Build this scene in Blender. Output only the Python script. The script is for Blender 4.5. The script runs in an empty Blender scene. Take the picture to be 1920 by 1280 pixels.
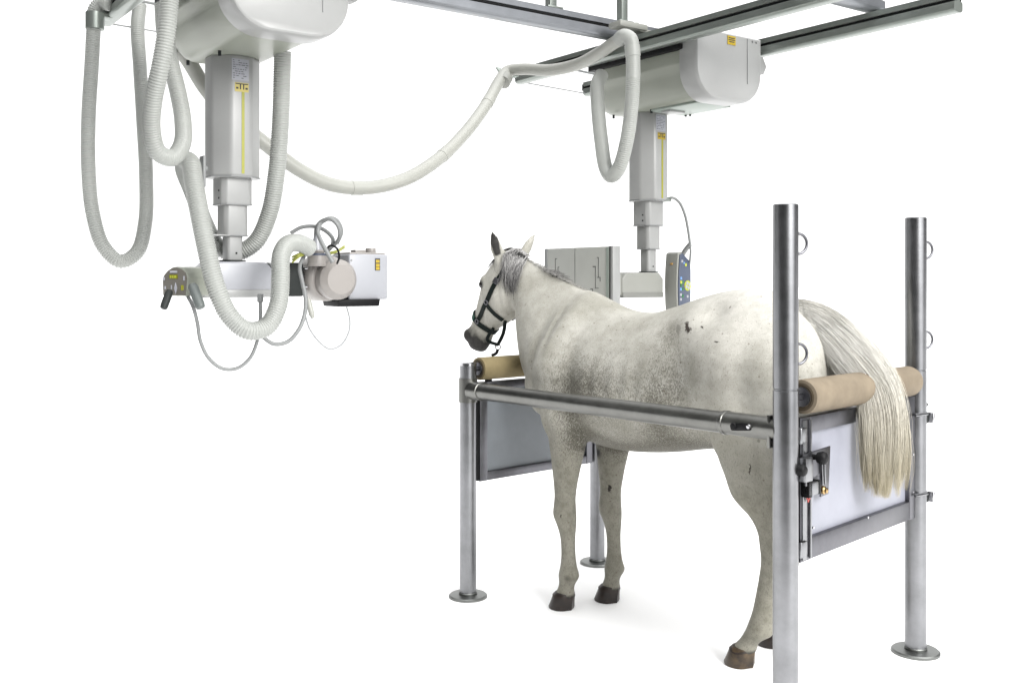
import bpy, bmesh, math, random
import numpy as np
from mathutils import Vector, Matrix
from mathutils.bvhtree import BVHTree

random.seed(7)
rng = np.random.default_rng(7)
SC = bpy.context.scene
COL = SC.collection

# ------------------------------------------------------------------ camera
F = 1900.0          # focal length in photo pixels (1920 wide)
HZ = 524.0          # horizon row
CZ = 1.6            # camera height
cam_d = bpy.data.cameras.new('camera')
cam_d.sensor_width = 36.0
cam_d.lens = 36.0 * F / 1920.0
cam_d.shift_y = -(640.0 - HZ) / 1920.0
cam_d.clip_start = 0.05
cam_d.clip_end = 500
cam = bpy.data.objects.new('camera', cam_d)
cam.location = (0, 0, CZ)
cam.rotation_euler = (math.radians(90), 0, 0)
COL.objects.link(cam)
SC.camera = cam

# ------------------------------------------------------------------ world: a white studio, darker behind the camera on the left
w = bpy.data.worlds.new('World')
SC.world = w
w.use_nodes = True
nt = w.node_tree
nt.nodes.clear()
def wn(t, **kw):
    n = nt.nodes.new(t)
    for k, v in kw.items():
        setattr(n, k, v)
    return n
tc = wn('ShaderNodeTexCoord')
sep = wn('ShaderNodeSeparateXYZ')
nt.links.new(tc.outputs['Generated'], sep.inputs[0])
def wdot(ax, ay, az, lo, hi, vlo, vhi):
    d = wn('ShaderNodeVectorMath', operation='DOT_PRODUCT')
    nt.links.new(tc.outputs['Generated'], d.inputs[0])
    d.inputs[1].default_value = Vector((ax, ay, az)).normalized()
    m = wn('ShaderNodeMapRange', interpolation_type='SMOOTHSTEP')
    m.inputs['From Min'].default_value = lo
    m.inputs['From Max'].default_value = hi
    m.inputs['To Min'].default_value = vlo
    m.inputs['To Max'].default_value = vhi
    nt.links.new(d.outputs['Value'], m.inputs['Value'])
    return m.outputs[0]
def wmath(op, a, b):
    m = wn('ShaderNodeMath', operation=op)
    for i, v in enumerate((a, b)):
        if isinstance(v, (int, float)):
            m.inputs[i].default_value = v
        else:
            nt.links.new(v, m.inputs[i])
    return m.outputs[0]
W_FRONT, W_BACK, W_TOP = 1.06, 0.05, 2.25
front = wdot(0, 1, 0, 0.52, 0.85, W_BACK, W_FRONT)
top = wdot(0, 0, 1, 0.48, 0.94, 0.0, 1.0)
topv = wmath('MULTIPLY', wdot(.80, -.50, .25, -.9, .9, .30, 1.45), W_TOP)
mixn = wn('ShaderNodeMix', data_type='FLOAT')
nt.links.new(top, mixn.inputs['Factor'])
nt.links.new(front, mixn.inputs['A'])
nt.links.new(topv, mixn.inputs['B'])
lobe = wdot(.62, -.74, .30, 0.80, 0.97, 0.0, 2.2)
total = wmath('ADD', mixn.outputs['Result'], lobe)
bg = wn('ShaderNodeBackground')
bg.inputs['Color'].default_value = (1, 1, 1, 1)
nt.links.new(total, bg.inputs['Strength'])
out = wn('ShaderNodeOutputWorld')
nt.links.new(bg.outputs[0], out.inputs['Surface'])

# ------------------------------------------------------------------ lamps
def area(name, loc, target, power, sx, sy, color=(1, 1, 1)):
    l = bpy.data.lights.new(name, 'AREA')
    l.energy = power
    l.shape = 'RECTANGLE'
    l.size, l.size_y = sx, sy
    l.color = color
    o = bpy.data.objects.new(name, l)
    o.location = loc
    o.rotation_euler = (Vector(target) - Vector(loc)).to_track_quat('-Z', 'Y').to_euler()
    COL.objects.link(o)
    return o
area('softbox', (3.6, -0.6, 4.2), (0.7, 4.4, 1.2), 290, 2.4, 2.4, (1, 0.985, 0.96))

SC.view_settings.view_transform = 'Standard'
SC.view_settings.look = 'None'
SC.view_settings.exposure = 0.58
SC.view_settings.gamma = 1
SC.view_settings.use_curve_mapping = False
SC.cycles.max_bounces = 6
SC.cycles.sample_clamp_indirect = 4.0

# ------------------------------------------------------------------ helpers
def P(px, py, D):
    return Vector(((px - 960.0) / F * D, D, CZ + (HZ - py) / F * D))

U = Vector((-0.586, 0.810, 0)).normalized()     # along the horse and the bridges, away from camera
V = Vector((0.810, 0.586, 0)).normalized()      # across, away to the right
Z = Vector((0, 0, 1))

WLOC = {}
def tag(o, label=None, cat=None, group=None, kind=None):
    if label: o['label'] = label
    if cat: o['category'] = cat
    if group: o['group'] = group
    if kind: o['kind'] = kind
    return o

def thing(name, loc, label, cat, group=None):
    o = bpy.data.objects.new(name, None)
    o.empty_display_size = 0.1
    COL.objects.link(o)
    o.location = loc
    WLOC[o] = Vector(loc)
    return tag(o, label, cat, group)

def finish(name, me, mat, parent=None, origin=None, smooth=35):
    co = np.empty(len(me.vertices) * 3)
    me.vertices.foreach_get('co', co)
    co = co.reshape(-1, 3)
    c = Vector((co.min(0) + co.max(0)) / 2) if origin is None else Vector(origin)
    me.transform(Matrix.Translation(-c))
    if mat is not None:
        for m in (mat if isinstance(mat, (list, tuple)) else [mat]):
            me.materials.append(m)
    if smooth is not None:
        me.shade_smooth()
        if smooth < 180:
            me.set_sharp_from_angle(angle=math.radians(smooth))
    me.name = name
    o = bpy.data.objects.new(name, me)
    COL.objects.link(o)
    WLOC[o] = c
    if parent is not None:
        o.parent = parent
        o.location = c - WLOC[parent]
    else:
        o.location = c
    return o

class MB:
    """collects shapes in world space into one mesh"""
    def __init__(self):
        self.bm = bmesh.new()
    def _poly(self, rings, closed_ring=True, cap=True, loop=False):
        bm = self.bm
        vs = [[bm.verts.new(p) for p in r] for r in rings]
        n = len(vs[0])
        m = len(vs)
        for i in range(m if loop else m - 1):
            a, b = vs[i], vs[(i + 1) % m]
            for j in range(n if closed_ring else n - 1):
                k = (j + 1) % n
                bm.faces.new((a[j], a[k], b[k], b[j]))
        if cap and not loop:
            bm.faces.new(list(reversed(vs[0])))
            bm.faces.new(vs[-1])
        return self
    def box(self, c, ax, ay, az, sx, sy, sz, bevel=0.0, seg=2):
        c = Vector(c)
        t = bmesh.new()
        bmesh.ops.create_cube(t, size=1)
        if True:
            for v in t.verts:
                v.co = Vector((v.co.x * sx, v.co.y * sy, v.co.z * sz))
            if bevel > 0:
                bmesh.ops.bevel(t, geom=list(t.edges), offset=bevel, segments=seg, profile=0.5, affect='EDGES')
            M = Matrix((ax, ay, az)).transposed()
            for v in t.verts:
                v.co = c + M @ v.co
        self.merge(t)
        return self
    def merge(self, t):
        me = bpy.data.meshes.new('tmp')
        bmesh.ops.recalc_face_normals(t, faces=list(t.faces))
        t.to_mesh(me)
        t.free()
        self.bm.from_mesh(me)
        bpy.data.meshes.remove(me)
    def cyl(self, p0, p1, r0, r1=None, seg=28, bevel=0.0):
        p0, p1 = Vector(p0), Vector(p1)
        r1 = r0 if r1 is None else r1
        d = (p1 - p0).normalized()
        a = d.orthogonal().normalized()
        b = d.cross(a)
        L = (p1 - p0).length
        if bevel > 0:
            st = [(0, r0 - bevel), (bevel * .3, r0 - bevel * .3), (bevel, r0), (L - bevel, r1), (L - bevel * .3, r1 - bevel * .3), (L, r1 - bevel)]
        else:
            st = [(0, r0), (L, r1)]
        rings = []
        for t, r in st:
            rings.append([p0 + d * t + (a * math.cos(2 * math.pi * k / seg) + b * math.sin(2 * math.pi * k / seg)) * r for k in range(seg)])
        return self._poly(rings)
    def lathe(self, c, d, prof, seg=32):
        """prof: list of (t along d, radius)"""
        d = Vector(d).normalized()
        a = d.orthogonal().normalized()
        b = d.cross(a)
        rings = [[Vector(c) + d * t + (a * math.cos(2 * math.pi * k / seg) + b * math.sin(2 * math.pi * k / seg)) * r for k in range(seg)] for t, r in prof]
        return self._poly(rings)
    def tube(self, pts, rad, seg=12, loop=False):
        """pts dense; rad number or list"""
        n = len(pts)
        pts = [Vector(p) for p in pts]
        if not hasattr(rad, '__len__'):
            rad = [rad] * n
        tang = []
        for i in range(n):
            if loop:
                t = pts[(i + 1) % n] - pts[i - 1]
            else:
                t = pts[min(i + 1, n - 1)] - pts[max(i - 1, 0)]
            tang.append(t.normalized())
        nrm = tang[0].orthogonal().normalized()
        rings = []
        for i in range(n):
            t = tang[i]
            nrm = (nrm - t * nrm.dot(t)).normalized()
            b = t.cross(nrm)
            rings.append([pts[i] + (nrm * math.cos(2 * math.pi * k / seg) + b * math.sin(2 * math.pi * k / seg)) * rad[i] for k in range(seg)])
        return self._poly(rings, loop=loop)
    def prism(self, c, ax, ay, ad, poly, depth, bevel=0.0, seg=2):
        """2-D polygon in ax, ay centred on c, extruded +-depth/2 along ad"""
        t = bmesh.new()
        c = Vector(c)
        lo = [t.verts.new((x, y, -depth / 2)) for x, y in poly]
        hi = [t.verts.new((x, y, depth / 2)) for x, y in poly]
        n = len(poly)
        t.faces.new(list(reversed(lo)))
        t.faces.new(hi)
        for i in range(n):
            k = (i + 1) % n
            t.faces.new((lo[i], lo[k], hi[k], hi[i]))
        if bevel > 0:
            bmesh.ops.recalc_face_normals(t, faces=list(t.faces))
            es = [e for e in t.edges if e.calc_face_angle(0) > 0.35]
            bmesh.ops.bevel(t, geom=es, offset=bevel, segments=seg, profile=0.5, affect='EDGES')
        M = Matrix((ax, ay, ad)).transposed()
        for v in t.verts:
            v.co = c + M @ v.co
        self.merge(t)
        return self
    def build(self, name, mat, parent=None, smooth=35, origin=None, each=False):
        if each:                       # every separate piece becomes an object of its own
            left = set(self.bm.verts)
            groups = []
            while left:
                stack = [left.pop()]; g = set(stack)
                while stack:
                    for e in stack.pop().link_edges:
                        for v2 in e.verts:
                            if v2 in left:
                                left.discard(v2); g.add(v2); stack.append(v2)
                groups.append(g)
            res = []
            for g in groups:
                sub = MB(); mp = {v: sub.bm.verts.new(v.co) for v in g}
                for f_ in {f for v in g for f in v.link_faces}:
                    sub.bm.faces.new([mp[v] for v in f_.verts])
                res.append(sub.build(name, mat, parent, smooth))
            self.bm.free()
            return res
        bmesh.ops.recalc_face_normals(self.bm, faces=list(self.bm.faces))
        me = bpy.data.meshes.new(name)
        self.bm.to_mesh(me)
        self.bm.free()
        return finish(name, me, mat, parent, origin, smooth)

def spline(pts, step=0.01):
    """Catmull-Rom through the points, resampled at an even step"""
    p = [Vector(q) for q in pts]
    p = [p[0] * 2 - p[1]] + p + [p[-1] * 2 - p[-2]]
    dense = []
    for i in range(1, len(p) - 2):
        a, b, c, d = p[i - 1], p[i], p[i + 1], p[i + 2]
        t0 = 0.0
        t1 = t0 + max((b - a).length, 1e-5) ** .5
        t2 = t1 + max((c - b).length, 1e-5) ** .5
        t3 = t2 + max((d - c).length, 1e-5) ** .5
        for k in range(48):
            t = t1 + (t2 - t1) * k / 48
            A1 = a * ((t1 - t) / (t1 - t0)) + b * ((t - t0) / (t1 - t0))
            A2 = b * ((t2 - t) / (t2 - t1)) + c * ((t - t1) / (t2 - t1))
            A3 = c * ((t3 - t) / (t3 - t2)) + d * ((t - t2) / (t3 - t2))
            B1 = A1 * ((t2 - t) / (t2 - t0)) + A2 * ((t - t0) / (t2 - t0))
            B2 = A2 * ((t3 - t) / (t3 - t1)) + A3 * ((t - t1) / (t3 - t1))
            dense.append(B1 * ((t2 - t) / (t2 - t1)) + B2 * ((t - t1) / (t2 - t1)))
    dense.append(p[-2])
    L = [0.0]
    for i in range(1, len(dense)):
        L.append(L[-1] + (dense[i] - dense[i - 1]).length)
    n = max(2, int(L[-1] / step) + 1)
    res, j = [], 0
    for k in range(n):
        s = L[-1] * k / (n - 1)
        while j < len(L) - 2 and L[j + 1] < s:
            j += 1
        f = (s - L[j]) / max(L[j + 1] - L[j], 1e-9)
        res.append(dense[j].lerp(dense[j + 1], f))
    return res

# ------------------------------------------------------------------ materials
ALB = 0.69
def mat(name, col, rough=0.5, metal=0.0, spec=0.5, bump=0.0, bscale=(200, 200, 200), var=0.0, vscale=6.0, coat=0.0, col2=None):
    if name != 'white_floor':
        col = tuple(c * ALB for c in col)
        col2 = tuple(c * ALB for c in col2) if col2 else None
    m = bpy.data.materials.new(name)
    m.use_nodes = True
    t = m.node_tree
    b = t.nodes['Principled BSDF']
    b.inputs['Base Color'].default_value = (*col, 1)
    b.inputs['Roughness'].default_value = rough
    b.inputs['Metallic'].default_value = metal
    b.inputs['Specular IOR Level'].default_value = spec
    b.inputs['Coat Weight'].default_value = coat
    tcn = t.nodes.new('ShaderNodeTexCoord')
    if bump > 0:
        mp = t.nodes.new('ShaderNodeMapping')
        mp.inputs['Scale'].default_value = bscale
        nz = t.nodes.new('ShaderNodeTexNoise')
        nz.inputs['Scale'].default_value = 1.0
        nz.inputs['Detail'].default_value = 3
        bp = t.nodes.new('ShaderNodeBump')
        bp.inputs['Strength'].default_value = bump
        bp.inputs['Distance'].default_value = 0.002
        t.links.new(tcn.outputs['Object'], mp.inputs[0])
        t.links.new(mp.outputs[0], nz.inputs['Vector'])
        t.links.new(nz.outputs['Fac'], bp.inputs['Height'])
        t.links.new(bp.outputs[0], b.inputs['Normal'])
    if var > 0:
        nz = t.nodes.new('ShaderNodeTexNoise')
        nz.inputs['Scale'].default_value = vscale
        nz.inputs['Detail'].default_value = 6
        nz.inputs['Roughness'].default_value = 0.65
        t.links.new(tcn.outputs['Object'], nz.inputs['Vector'])
        rp = t.nodes.new('ShaderNodeValToRGB')
        rp.color_ramp.elements[0].position = 0.32
        rp.color_ramp.elements[1].position = 0.68
        c2 = col2 if col2 else tuple(c * (1 - var) for c in col)
        rp.color_ramp.elements[0].color = (*c2, 1)
        rp.color_ramp.elements[1].color = (*col, 1)
        t.links.new(nz.outputs['Fac'], rp.inputs[0])
        t.links.new(rp.outputs[0], b.inputs['Base Color'])
        mr = t.nodes.new('ShaderNodeMapRange')
        mr.inputs['To Min'].default_value = max(0.02, rough - 0.08)
        mr.inputs['To Max'].default_value = min(1, rough + 0.08)
        t.links.new(nz.outputs['Fac'], mr.inputs['Value'])
        t.links.new(mr.outputs[0], b.inputs['Roughness'])
    return m

M = {}
M['steel'] = mat('brushed_steel', (0.38, 0.385, 0.40), 0.31, 1.0, bump=0.14, bscale=(60, 60, 500), var=0.26, vscale=7)
M['steel_rail'] = mat('worn_steel', (0.27, 0.27, 0.255), 0.33, 1.0, bump=0.12, bscale=(90, 90, 90), var=0.22, vscale=12)
M['frame'] = mat('gate_frame_steel', (0.23, 0.23, 0.25), 0.38, 1.0, bump=0.08, bscale=(80, 80, 80), var=0.22, vscale=14)
M['flange'] = mat('flange_steel', (0.30, 0.31, 0.30), 0.45, 1.0, bump=0.1, bscale=(120, 120, 120), var=0.2, vscale=14)
M['bright'] = mat('bright_steel', (0.72, 0.72, 0.74), 0.2, 1.0, var=0.12, vscale=30)
M['panel'] = mat('white_sheet', (0.36, 0.37, 0.43), 0.40, 0, var=0.16, vscale=5)
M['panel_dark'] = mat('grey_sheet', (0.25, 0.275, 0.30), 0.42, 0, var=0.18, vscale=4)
M['black'] = mat('black_rubber', (0.010, 0.010, 0.011), 0.5, spec=0.15)
M['roller'] = mat('tan_canvas', (0.305, 0.252, 0.185), 0.8, 0, spec=0.15, bump=0.3, bscale=(500, 500, 500), var=0.34, vscale=6)
M['roller_front'] = mat('tan_canvas_front', (0.33, 0.265, 0.14), 0.75, 0, spec=0.25, bump=0.25, bscale=(500, 500, 500), var=0.25, vscale=7)
M['roller_end'] = mat('roller_end_brown', (0.09, 0.065, 0.035), 0.7, var=0.3, vscale=30)
M['paint'] = mat('cream_paint', (0.345, 0.365, 0.31), 0.36, 0, var=0.05, vscale=5)
M['paint2'] = mat('light_grey_paint', (0.42, 0.425, 0.42), 0.33, 0, var=0.04, vscale=7)
M['paint_arm'] = mat('warm_grey_paint', (0.35, 0.355, 0.325), 0.4, 0, var=0.05, vscale=7)
M['paint_plate'] = mat('pale_plate_paint', (0.57, 0.58, 0.545), 0.4, 0, var=0.06, vscale=5)
M['paint_low'] = mat('dark_warm_grey_paint', (0.25, 0.255, 0.235), 0.45, 0, var=0.05, vscale=7)
M['plate'] = mat('green_grey_plate', (0.37, 0.43, 0.385), 0.4, 0, var=0.05)
M['tube'] = mat('beige_enamel', (0.38, 0.355, 0.335), 0.38, 0, var=0.04, vscale=8)
M['white'] = mat('white_enamel', (0.46, 0.47, 0.505), 0.3, 0, var=0.03)
M['hose'] = mat('hose_plastic', (0.455, 0.47, 0.445), 0.42, 0, var=0.08, vscale=8)
M['hose_smooth'] = mat('smooth_hose_plastic', (0.46, 0.465, 0.425), 0.4, 0, var=0.10, vscale=6)
M['cable'] = mat('grey_cable', (0.30, 0.31, 0.31), 0.45, 0, var=0.1)
M['cable_white'] = mat('white_cable', (0.36, 0.37, 0.38), 0.4, 0)
M['cable_yellow'] = mat('yellow_green_cable', (0.34, 0.36, 0.07), 0.45)
M['alu'] = mat('aluminium_rail', (0.36, 0.395, 0.365), 0.36, 0.65, var=0.12, vscale=10)
M['alu_blue'] = mat('aluminium_track', (0.32, 0.335, 0.36), 0.36, 0.65, var=0.14, vscale=8)
M['handle'] = mat('dark_grey_grip', (0.035, 0.040, 0.039), 0.5, spec=0.2, var=0.2)
M['grip'] = mat('green_grey_grip', (0.15, 0.17, 0.165), 0.5, var=0.1)
M['face'] = mat('brown_console', (0.19, 0.178, 0.155), 0.4, var=0.1)
M['lcd'] = mat('lcd_olive', (0.22, 0.22, 0.015), 0.3)
M['blue'] = mat('blue_console', (0.10, 0.12, 0.175), 0.4, var=0.06)
M['yellow'] = mat('yellow_tape', (0.40, 0.40, 0.04), 0.45, var=0.12, vscale=30)
M['sticker'] = mat('yellow_sticker', (0.52, 0.37, 0.02), 0.5)
M['sticker_pale'] = mat('pale_yellow_sticker', (0.66, 0.55, 0.16), 0.5)
M['label'] = mat('label_paper', (0.50, 0.51, 0.57), 0.55)
M['ink'] = mat('ink', (0.05, 0.05, 0.055), 0.6)
M['ink_grey'] = mat('grey_ink', (0.10, 0.105, 0.10), 0.6)
M['green_btn'] = mat('green_buttons', (0.03, 0.17, 0.06), 0.4)
M['yellow_btn'] = mat('lime_buttons', (0.50, 0.55, 0.06), 0.4)
M['sky_btn'] = mat('sky_blue_buttons', (0.18, 0.36, 0.70), 0.4)
M['orange_btn'] = mat('orange_mark', (0.65, 0.36, 0.10), 0.4)
M['red'] = mat('red_mark', (0.45, 0.04, 0.03), 0.5)
M['brass'] = mat('brass', (0.55, 0.38, 0.18), 0.3, 1.0)
M['strap'] = mat('green_black_webbing', (0.008, 0.014, 0.012), 0.7, spec=0.12, bump=0.2, bscale=(900, 900, 900))
M['strap_green'] = mat('green_webbing', (0.008, 0.062, 0.042), 0.65, spec=0.15)
M['eye'] = mat('dark_eye', (0.008, 0.006, 0.005), 0.08, spec=0.6)
M['wound'] = mat('dark_hoof', (0.03, 0.02, 0.015), 0.5)
M['floor'] = mat('white_floor', (0.95, 0.95, 0.95), 0.9, 0, spec=0.0)

# ------------------------------------------------------------------ floor
mb = MB()
mb.box((0, 101.2, -0.05), Vector((1, 0, 0)), Vector((0, 1, 0)), Z, 240, 200, 0.1)
tag(mb.build('floor', M['floor'], smooth=None), kind='structure')

# ================================================================== the examination stocks
PN = Vector((0.968, 3.585, 0))      # near rear post
PR = Vector((1.735, 4.355, 0))      # far rear post
PL = Vector((-0.222, 5.118, 0))     # near front post
PF = Vector((0.482, 5.725, 0))      # far front post
stocks = thing('horse_stocks', (0.74, 4.70, 0), 'brushed steel tube stocks of four posts with tan rollers and panelled gates round the horse', 'horse stocks')
GD = (PR - PN).normalized(); GN = Vector((GD.y, -GD.x, 0))    # rear gate direction, outward normal (behind the horse)
SD = (PL - PN).normalized()                                   # side rail direction
FD = (PF - PL).normalized(); FN = Vector((FD.y, -FD.x, 0))

def flange(pos, r, parent):
    mb = MB()
    mb.lathe(pos, Z, [(0, r), (0.009, r), (0.014, r - .006), (0.016, r - .03), (0.016, .046), (0.024, .047), (0.028, .044)], 48)
    return mb.build('base_flange', M['flange'], parent, 30)
def ring_d(post, z, dirv, r_post, parent, R=.036):
    mb = MB()
    c = post + dirv * (r_post - .004) + Z * z
    pts = [c + Z * (R * 1.05) + dirv * 0] + [c + dirv * (.010 + R * math.sin(a)) + Z * (R * math.cos(a)) for a in [math.pi * k / 18 for k in range(19)]] + [c - Z * (R * 1.05)]
    mb.tube(pts, .0052, 10)
    for s in (1, -1):
        mb.cyl(c + Z * (s * R * 1.02) - dirv * .004, c + Z * (s * R * 1.02) + dirv * .010, .0085, seg=14, bevel=.002)
    return mb.build('tie_ring', M['frame'], parent, 60)
def post(pos, r, top, ext, rings=(), ringdir=None):
    mb = MB()
    if ext:
        mb.lathe(pos, Z, [(0.01, r), (1.208, r), (1.2105, r - .003), (1.2135, r - .003), (1.216, r), (top - .003, r), (top, r - .004)], 48)
    else:
        mb.lathe(pos, Z, [(0.01, r), (top - .004, r), (top, r - .006)], 48)
    o = mb.build('post', M['steel'], stocks, 30)
    flange(pos, r + .055, o)
    for z in rings:
        ring_d(pos, z, ringdir, r, o)
    if not ext:
        m2 = MB()
        m2.lathe(pos, Z, [(top - .012, r + .0015), (top + .002, r + .0015), (top + .004, r - .004)], 48)
        m2.build('post_cap', M['bright'], o, 30)
    return o
RD = Vector((.955, .30, 0)).normalized()
o_near = post(PN, .0445, 1.866, True, (1.727, 1.336), RD)
o_far = post(PR, .0445, 1.866, True, (1.727, 1.340), RD)
o_left = post(PL, .0420, 1.178, False)
o_back = post(PF, .0420, 1.178, False)
# pin holes down the inner side of the near front post
mb = MB()
dd = (FD * .78 - SD * -.0 + Vector((.35, -.45, 0))).normalized()
for z in (1.10, .985, .875, .765, .655):
    c = PL + dd * .0412 + Z * z
    mb.cyl(c - dd * .001, c + dd * .0025, .0055, seg=14)
mb.build('pin_hole', M['black'], o_left, each=True)

# side rails: a tube with a collar at the rear post
def side_rail(a, b, z0, z1, near):
    d = (b + Z * z1 - a - Z * z0); L = d.length; d.normalize()
    p0 = a + Z * z0
    mb = MB()
    mb.cyl(p0 + d * .27, p0 + d * (L - .040), .0405, seg=44)
    o = mb.build('side_rail', M['steel_rail'], stocks, 40)
    mb = MB()
    mb.lathe(p0 + d * .020, d, [(0, .0425), (.240, .0425), (.242, .0455), (.256, .0455), (.258, .0425), (.264, .041)], 44)
    s = mb.build('rail_sleeve', M['steel_rail'], o, 30)
    mb = MB()
    side = Vector((d.y, -d.x, 0)).normalized()
    if side.y > 0: side = -side
    if not near: side = -side
    q = p0 + d * .165 + side * .0415 + Z * (-.002)
    up = d.cross(side).normalized()
    ax = (d + Z * -.10).normalized()
    mb.box(q, ax, side, ax.cross(side), .095, .012, .026, .009, 3)
    mb.cyl(q + d * .03 - side * .004, q + d * .03 + side * .012, .013, seg=18, bevel=.003)
    mb.build('sleeve_slot', M['black'], o)
    mb = MB()
    q2 = p0 + d * .125 + side * .046 + Z * .004
    mb.cyl(q2 - side * .01, q2 + side * .008, .008, seg=16, bevel=.002)
    mb.build('stop_pin', M['bright'], o)
    # tee fitting on the front post
    mb = MB()
    c = b + Z * z1
    mb.lathe(b + Z * (z1 - .062), Z, [(0, .0425), (.002, .0475), (.122, .0475), (.124, .0425)], 44)
    mb.lathe(c - d * .12, d, [(0, .041), (.002, .0455), (.085, .0455), (.10, .030)], 40)
    mb.build('rail_fitting', M['steel_rail'], o, 30)
    # bracket plate on the rear post
    mb = MB()
    mb.box(a + d * .049 + Z * (z0 - .008), d, Vector((d.y, -d.x, 0)).normalized(), Z, .014, .072, .118, .004)
    mb.build('rail_bracket', M['steel_rail'], o)
    return o
side_rail(PN, PL, 1.068, 1.043, True)
side_rail(PR, PF, 1.068, 1.043, False)

# padded rollers
def roller(a, b, r, m, near_end_only=False):
    d = (b - a).normalized(); L = (b - a).length
    mb = MB()
    prof = [(0.0, r * .80), (.002, r * .97), (.010, r), (L * .3, r * 1.005), (L * .6, r * .998), (L - .02, r), (L - .006, r * .94), (L, r * .80)]
    mb.lathe(a, d, prof, 56)
    o = mb.build('padded_roller', m, stocks, 40)
    mb = MB()
    for p, s in ((a, -1), (b, 1)):
        mb.lathe(p - d * .0005 * -s, d * s, [(-.003, r * .78), (.0015, r * .80), (.003, r * .70), (-.001, r * .58)], 40)
    mb.build('roller_end', M['roller_end'], o, 40, each=True)
    mb = MB()
    for p, s in ((a, -1), (b, 1)):
        mb.lathe(p, d * s, [(-.003, r * .58), (.006, r * .56), (.006, r * .34), (.004, r * .32)], 32)
        mb.cyl(p, p + d * (s * .040), .012, seg=18)
    mb.build('roller_hub', M['frame'], o, 30, each=True)
    return o
ra = Vector((1.043, 3.648, 1.178)); rb = Vector((1.668, 4.246, 1.176))
roller(ra, rb, .0625, M['roller'])
fa = PL + FD * .066 + Z * 1.146; fb = PF - FD * .066 + Z * 1.146
roller(fa, fb, .058, M['roller_front'])

# rear gate: steel frame, white sheet, hinge strip, latch
def frame_panel(name, a, d, n, L, z0, z1, wl, wr, wt, wb, th, mframe, msheet, sheet_name):
    mb = MB()
    hz = z1 - z0
    mb.box(a + d * (wl / 2) + Z * (z0 + hz / 2), d, n, Z, wl, th, hz, .003)
    mb.box(a + d * (L - wr / 2) + Z * (z0 + hz / 2), d, n, Z, wr, th, hz, .003)
    mb.box(a + d * (wl + (L - wl - wr) / 2) + Z * (z1 - wt / 2), d, n, Z, L - wl - wr, th - .002, wt - .001, .003)
    mb.box(a + d * (wl + (L - wl - wr) / 2) + Z * (z0 + wb / 2), d, n, Z, L - wl - wr, th - .002, wb - .001, .003)
    o = mb.build(name, mframe, stocks, 35)
    mb = MB()
    mb.box(a + d * (wl + (L - wl - wr) / 2) + Z * (z0 + wb + (hz - wt - wb) / 2) + n * -.006, d, n, Z, L - wl - wr + .006, .010, hz - wt - wb + .006)
    mb.build(sheet_name, msheet, o)
    return o
GL = (PR - PN).length
ga = PN + GD * .070
glen = GL - .070 - .052
gate = frame_panel('rear_gate', ga, GD, GN, glen, .588, 1.105, .070, .052, .058, .078, .040, M['frame'], M['panel'], 'gate_sheet')
# dark gap strip and light inner angle by the near post
mb = MB()
mb.box(ga - GD * .011 + Z * .83, GD, GN, Z, .012, .030, .54, .002)
mb.build('rubber_strip', M['black'], gate)
mb = MB()
mb.box(ga + GD * .022 + GN * .0225 + Z * .845, GD, GN, Z, .030, .005, .500, .0015)
mb.box(ga + GD * .064 + GN * .0235 + Z * .845, GD, GN, Z, .010, .007, .500, .0015)
mb.build('edge_strip', M['steel'], gate, each=True)
mb = MB()
for z in (1.045, .640):
    mb.box(ga + GD * .004 + GN * .026 + Z * z, GD, GN, Z, .046, .012, .050, .003)
    mb.cyl(ga - GD * .020 + GN * .030 + Z * (z - .028), ga - GD * .020 + GN * .030 + Z * (z + .028), .008, seg=16, bevel=.002)
mb.build('hinge', M['steel'], gate, each=True)
mb = MB()
mb.cyl(PN + GD * .043 + GN * .012 + Z * 1.068, PN + GD * .066 + GN * .012 + Z * 1.068, .008, seg=16, bevel=.002)
mb.build('pin', M['bright'], gate)
# latch
LC = ga + GN * .030 + Z * .925
mb = MB()
poly = [(-.052, .052), (.150, .060), (.135, -.115), (.078, -.118), (.078, -.030), (-.045, -.052)]
mb.prism(LC + GD * .045, GD, Z, GN, poly, .007, .0015)
lat = mb.build('latch_plate', M['frame'], gate, 35)
mb = MB()
mb.box(LC + GD * -.018 + GN * .020 + Z * .004, GD, GN, Z, .050, .030, .085, .004)
mb.box(LC + GD * .035 + GN * .013 + Z * -.072, GD, GN, Z, .070, .020, .046, .003)
mb.box(LC + GD * .012 + GN * .010 + Z * -.030, GD, GN, Z, .035, .012, .060, .003)
mb.build('latch_bolt', M['steel'], gate)
mb = MB()
mb.lathe(LC + GD * .062 + Z * .036, (GN + GD * .1), [(0, .010), (.018, .010), (.022, .019), (.040, .024), (.052, .021), (.058, .010)], 28)
mb.lathe(LC + GD * -.055 + GN * .014 + Z * .006, (GN), [(-.01, .020), (.02, .020), (.026, .014)], 24)
mb.build('latch_knob', M['black'], gate, 50, each=True)
mb = MB()
mb.box(LC + GD * .012 + GN * .008 + Z * -.072, GD, GN, Z, .024, .030, .058, .002)
mb.box(LC + GD * .078 + GN * .008 + Z * -.072, GD, GN, Z, .016, .030, .050, .002)
mb.build('latch_pad', M['black'], gate, each=True)
mb = MB()
mb.box(LC + GD * .118 + GN * .008 + Z * -.020, (GD + Z * .06).normalized(), GN, (Z - GD * .06).normalized(), .008, .012, .110, .003)
mb.box(LC + GD * .136 + GN * .008 + Z * -.018, (GD + Z * .06).normalized(), GN, (Z - GD * .06).normalized(), .008, .012, .110, .003)
mb.build('latch_lever', M['steel'], gate, each=True)
mb = MB()
mb.lathe(LC + GD * .132 + GN * .003 + Z * -.093, GN, [(0, .015), (.010, .015), (.014, .010), (.020, .010), (.022, .006)], 20)
mb.build('bolt', M['brass'], gate)
mb = MB()
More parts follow.
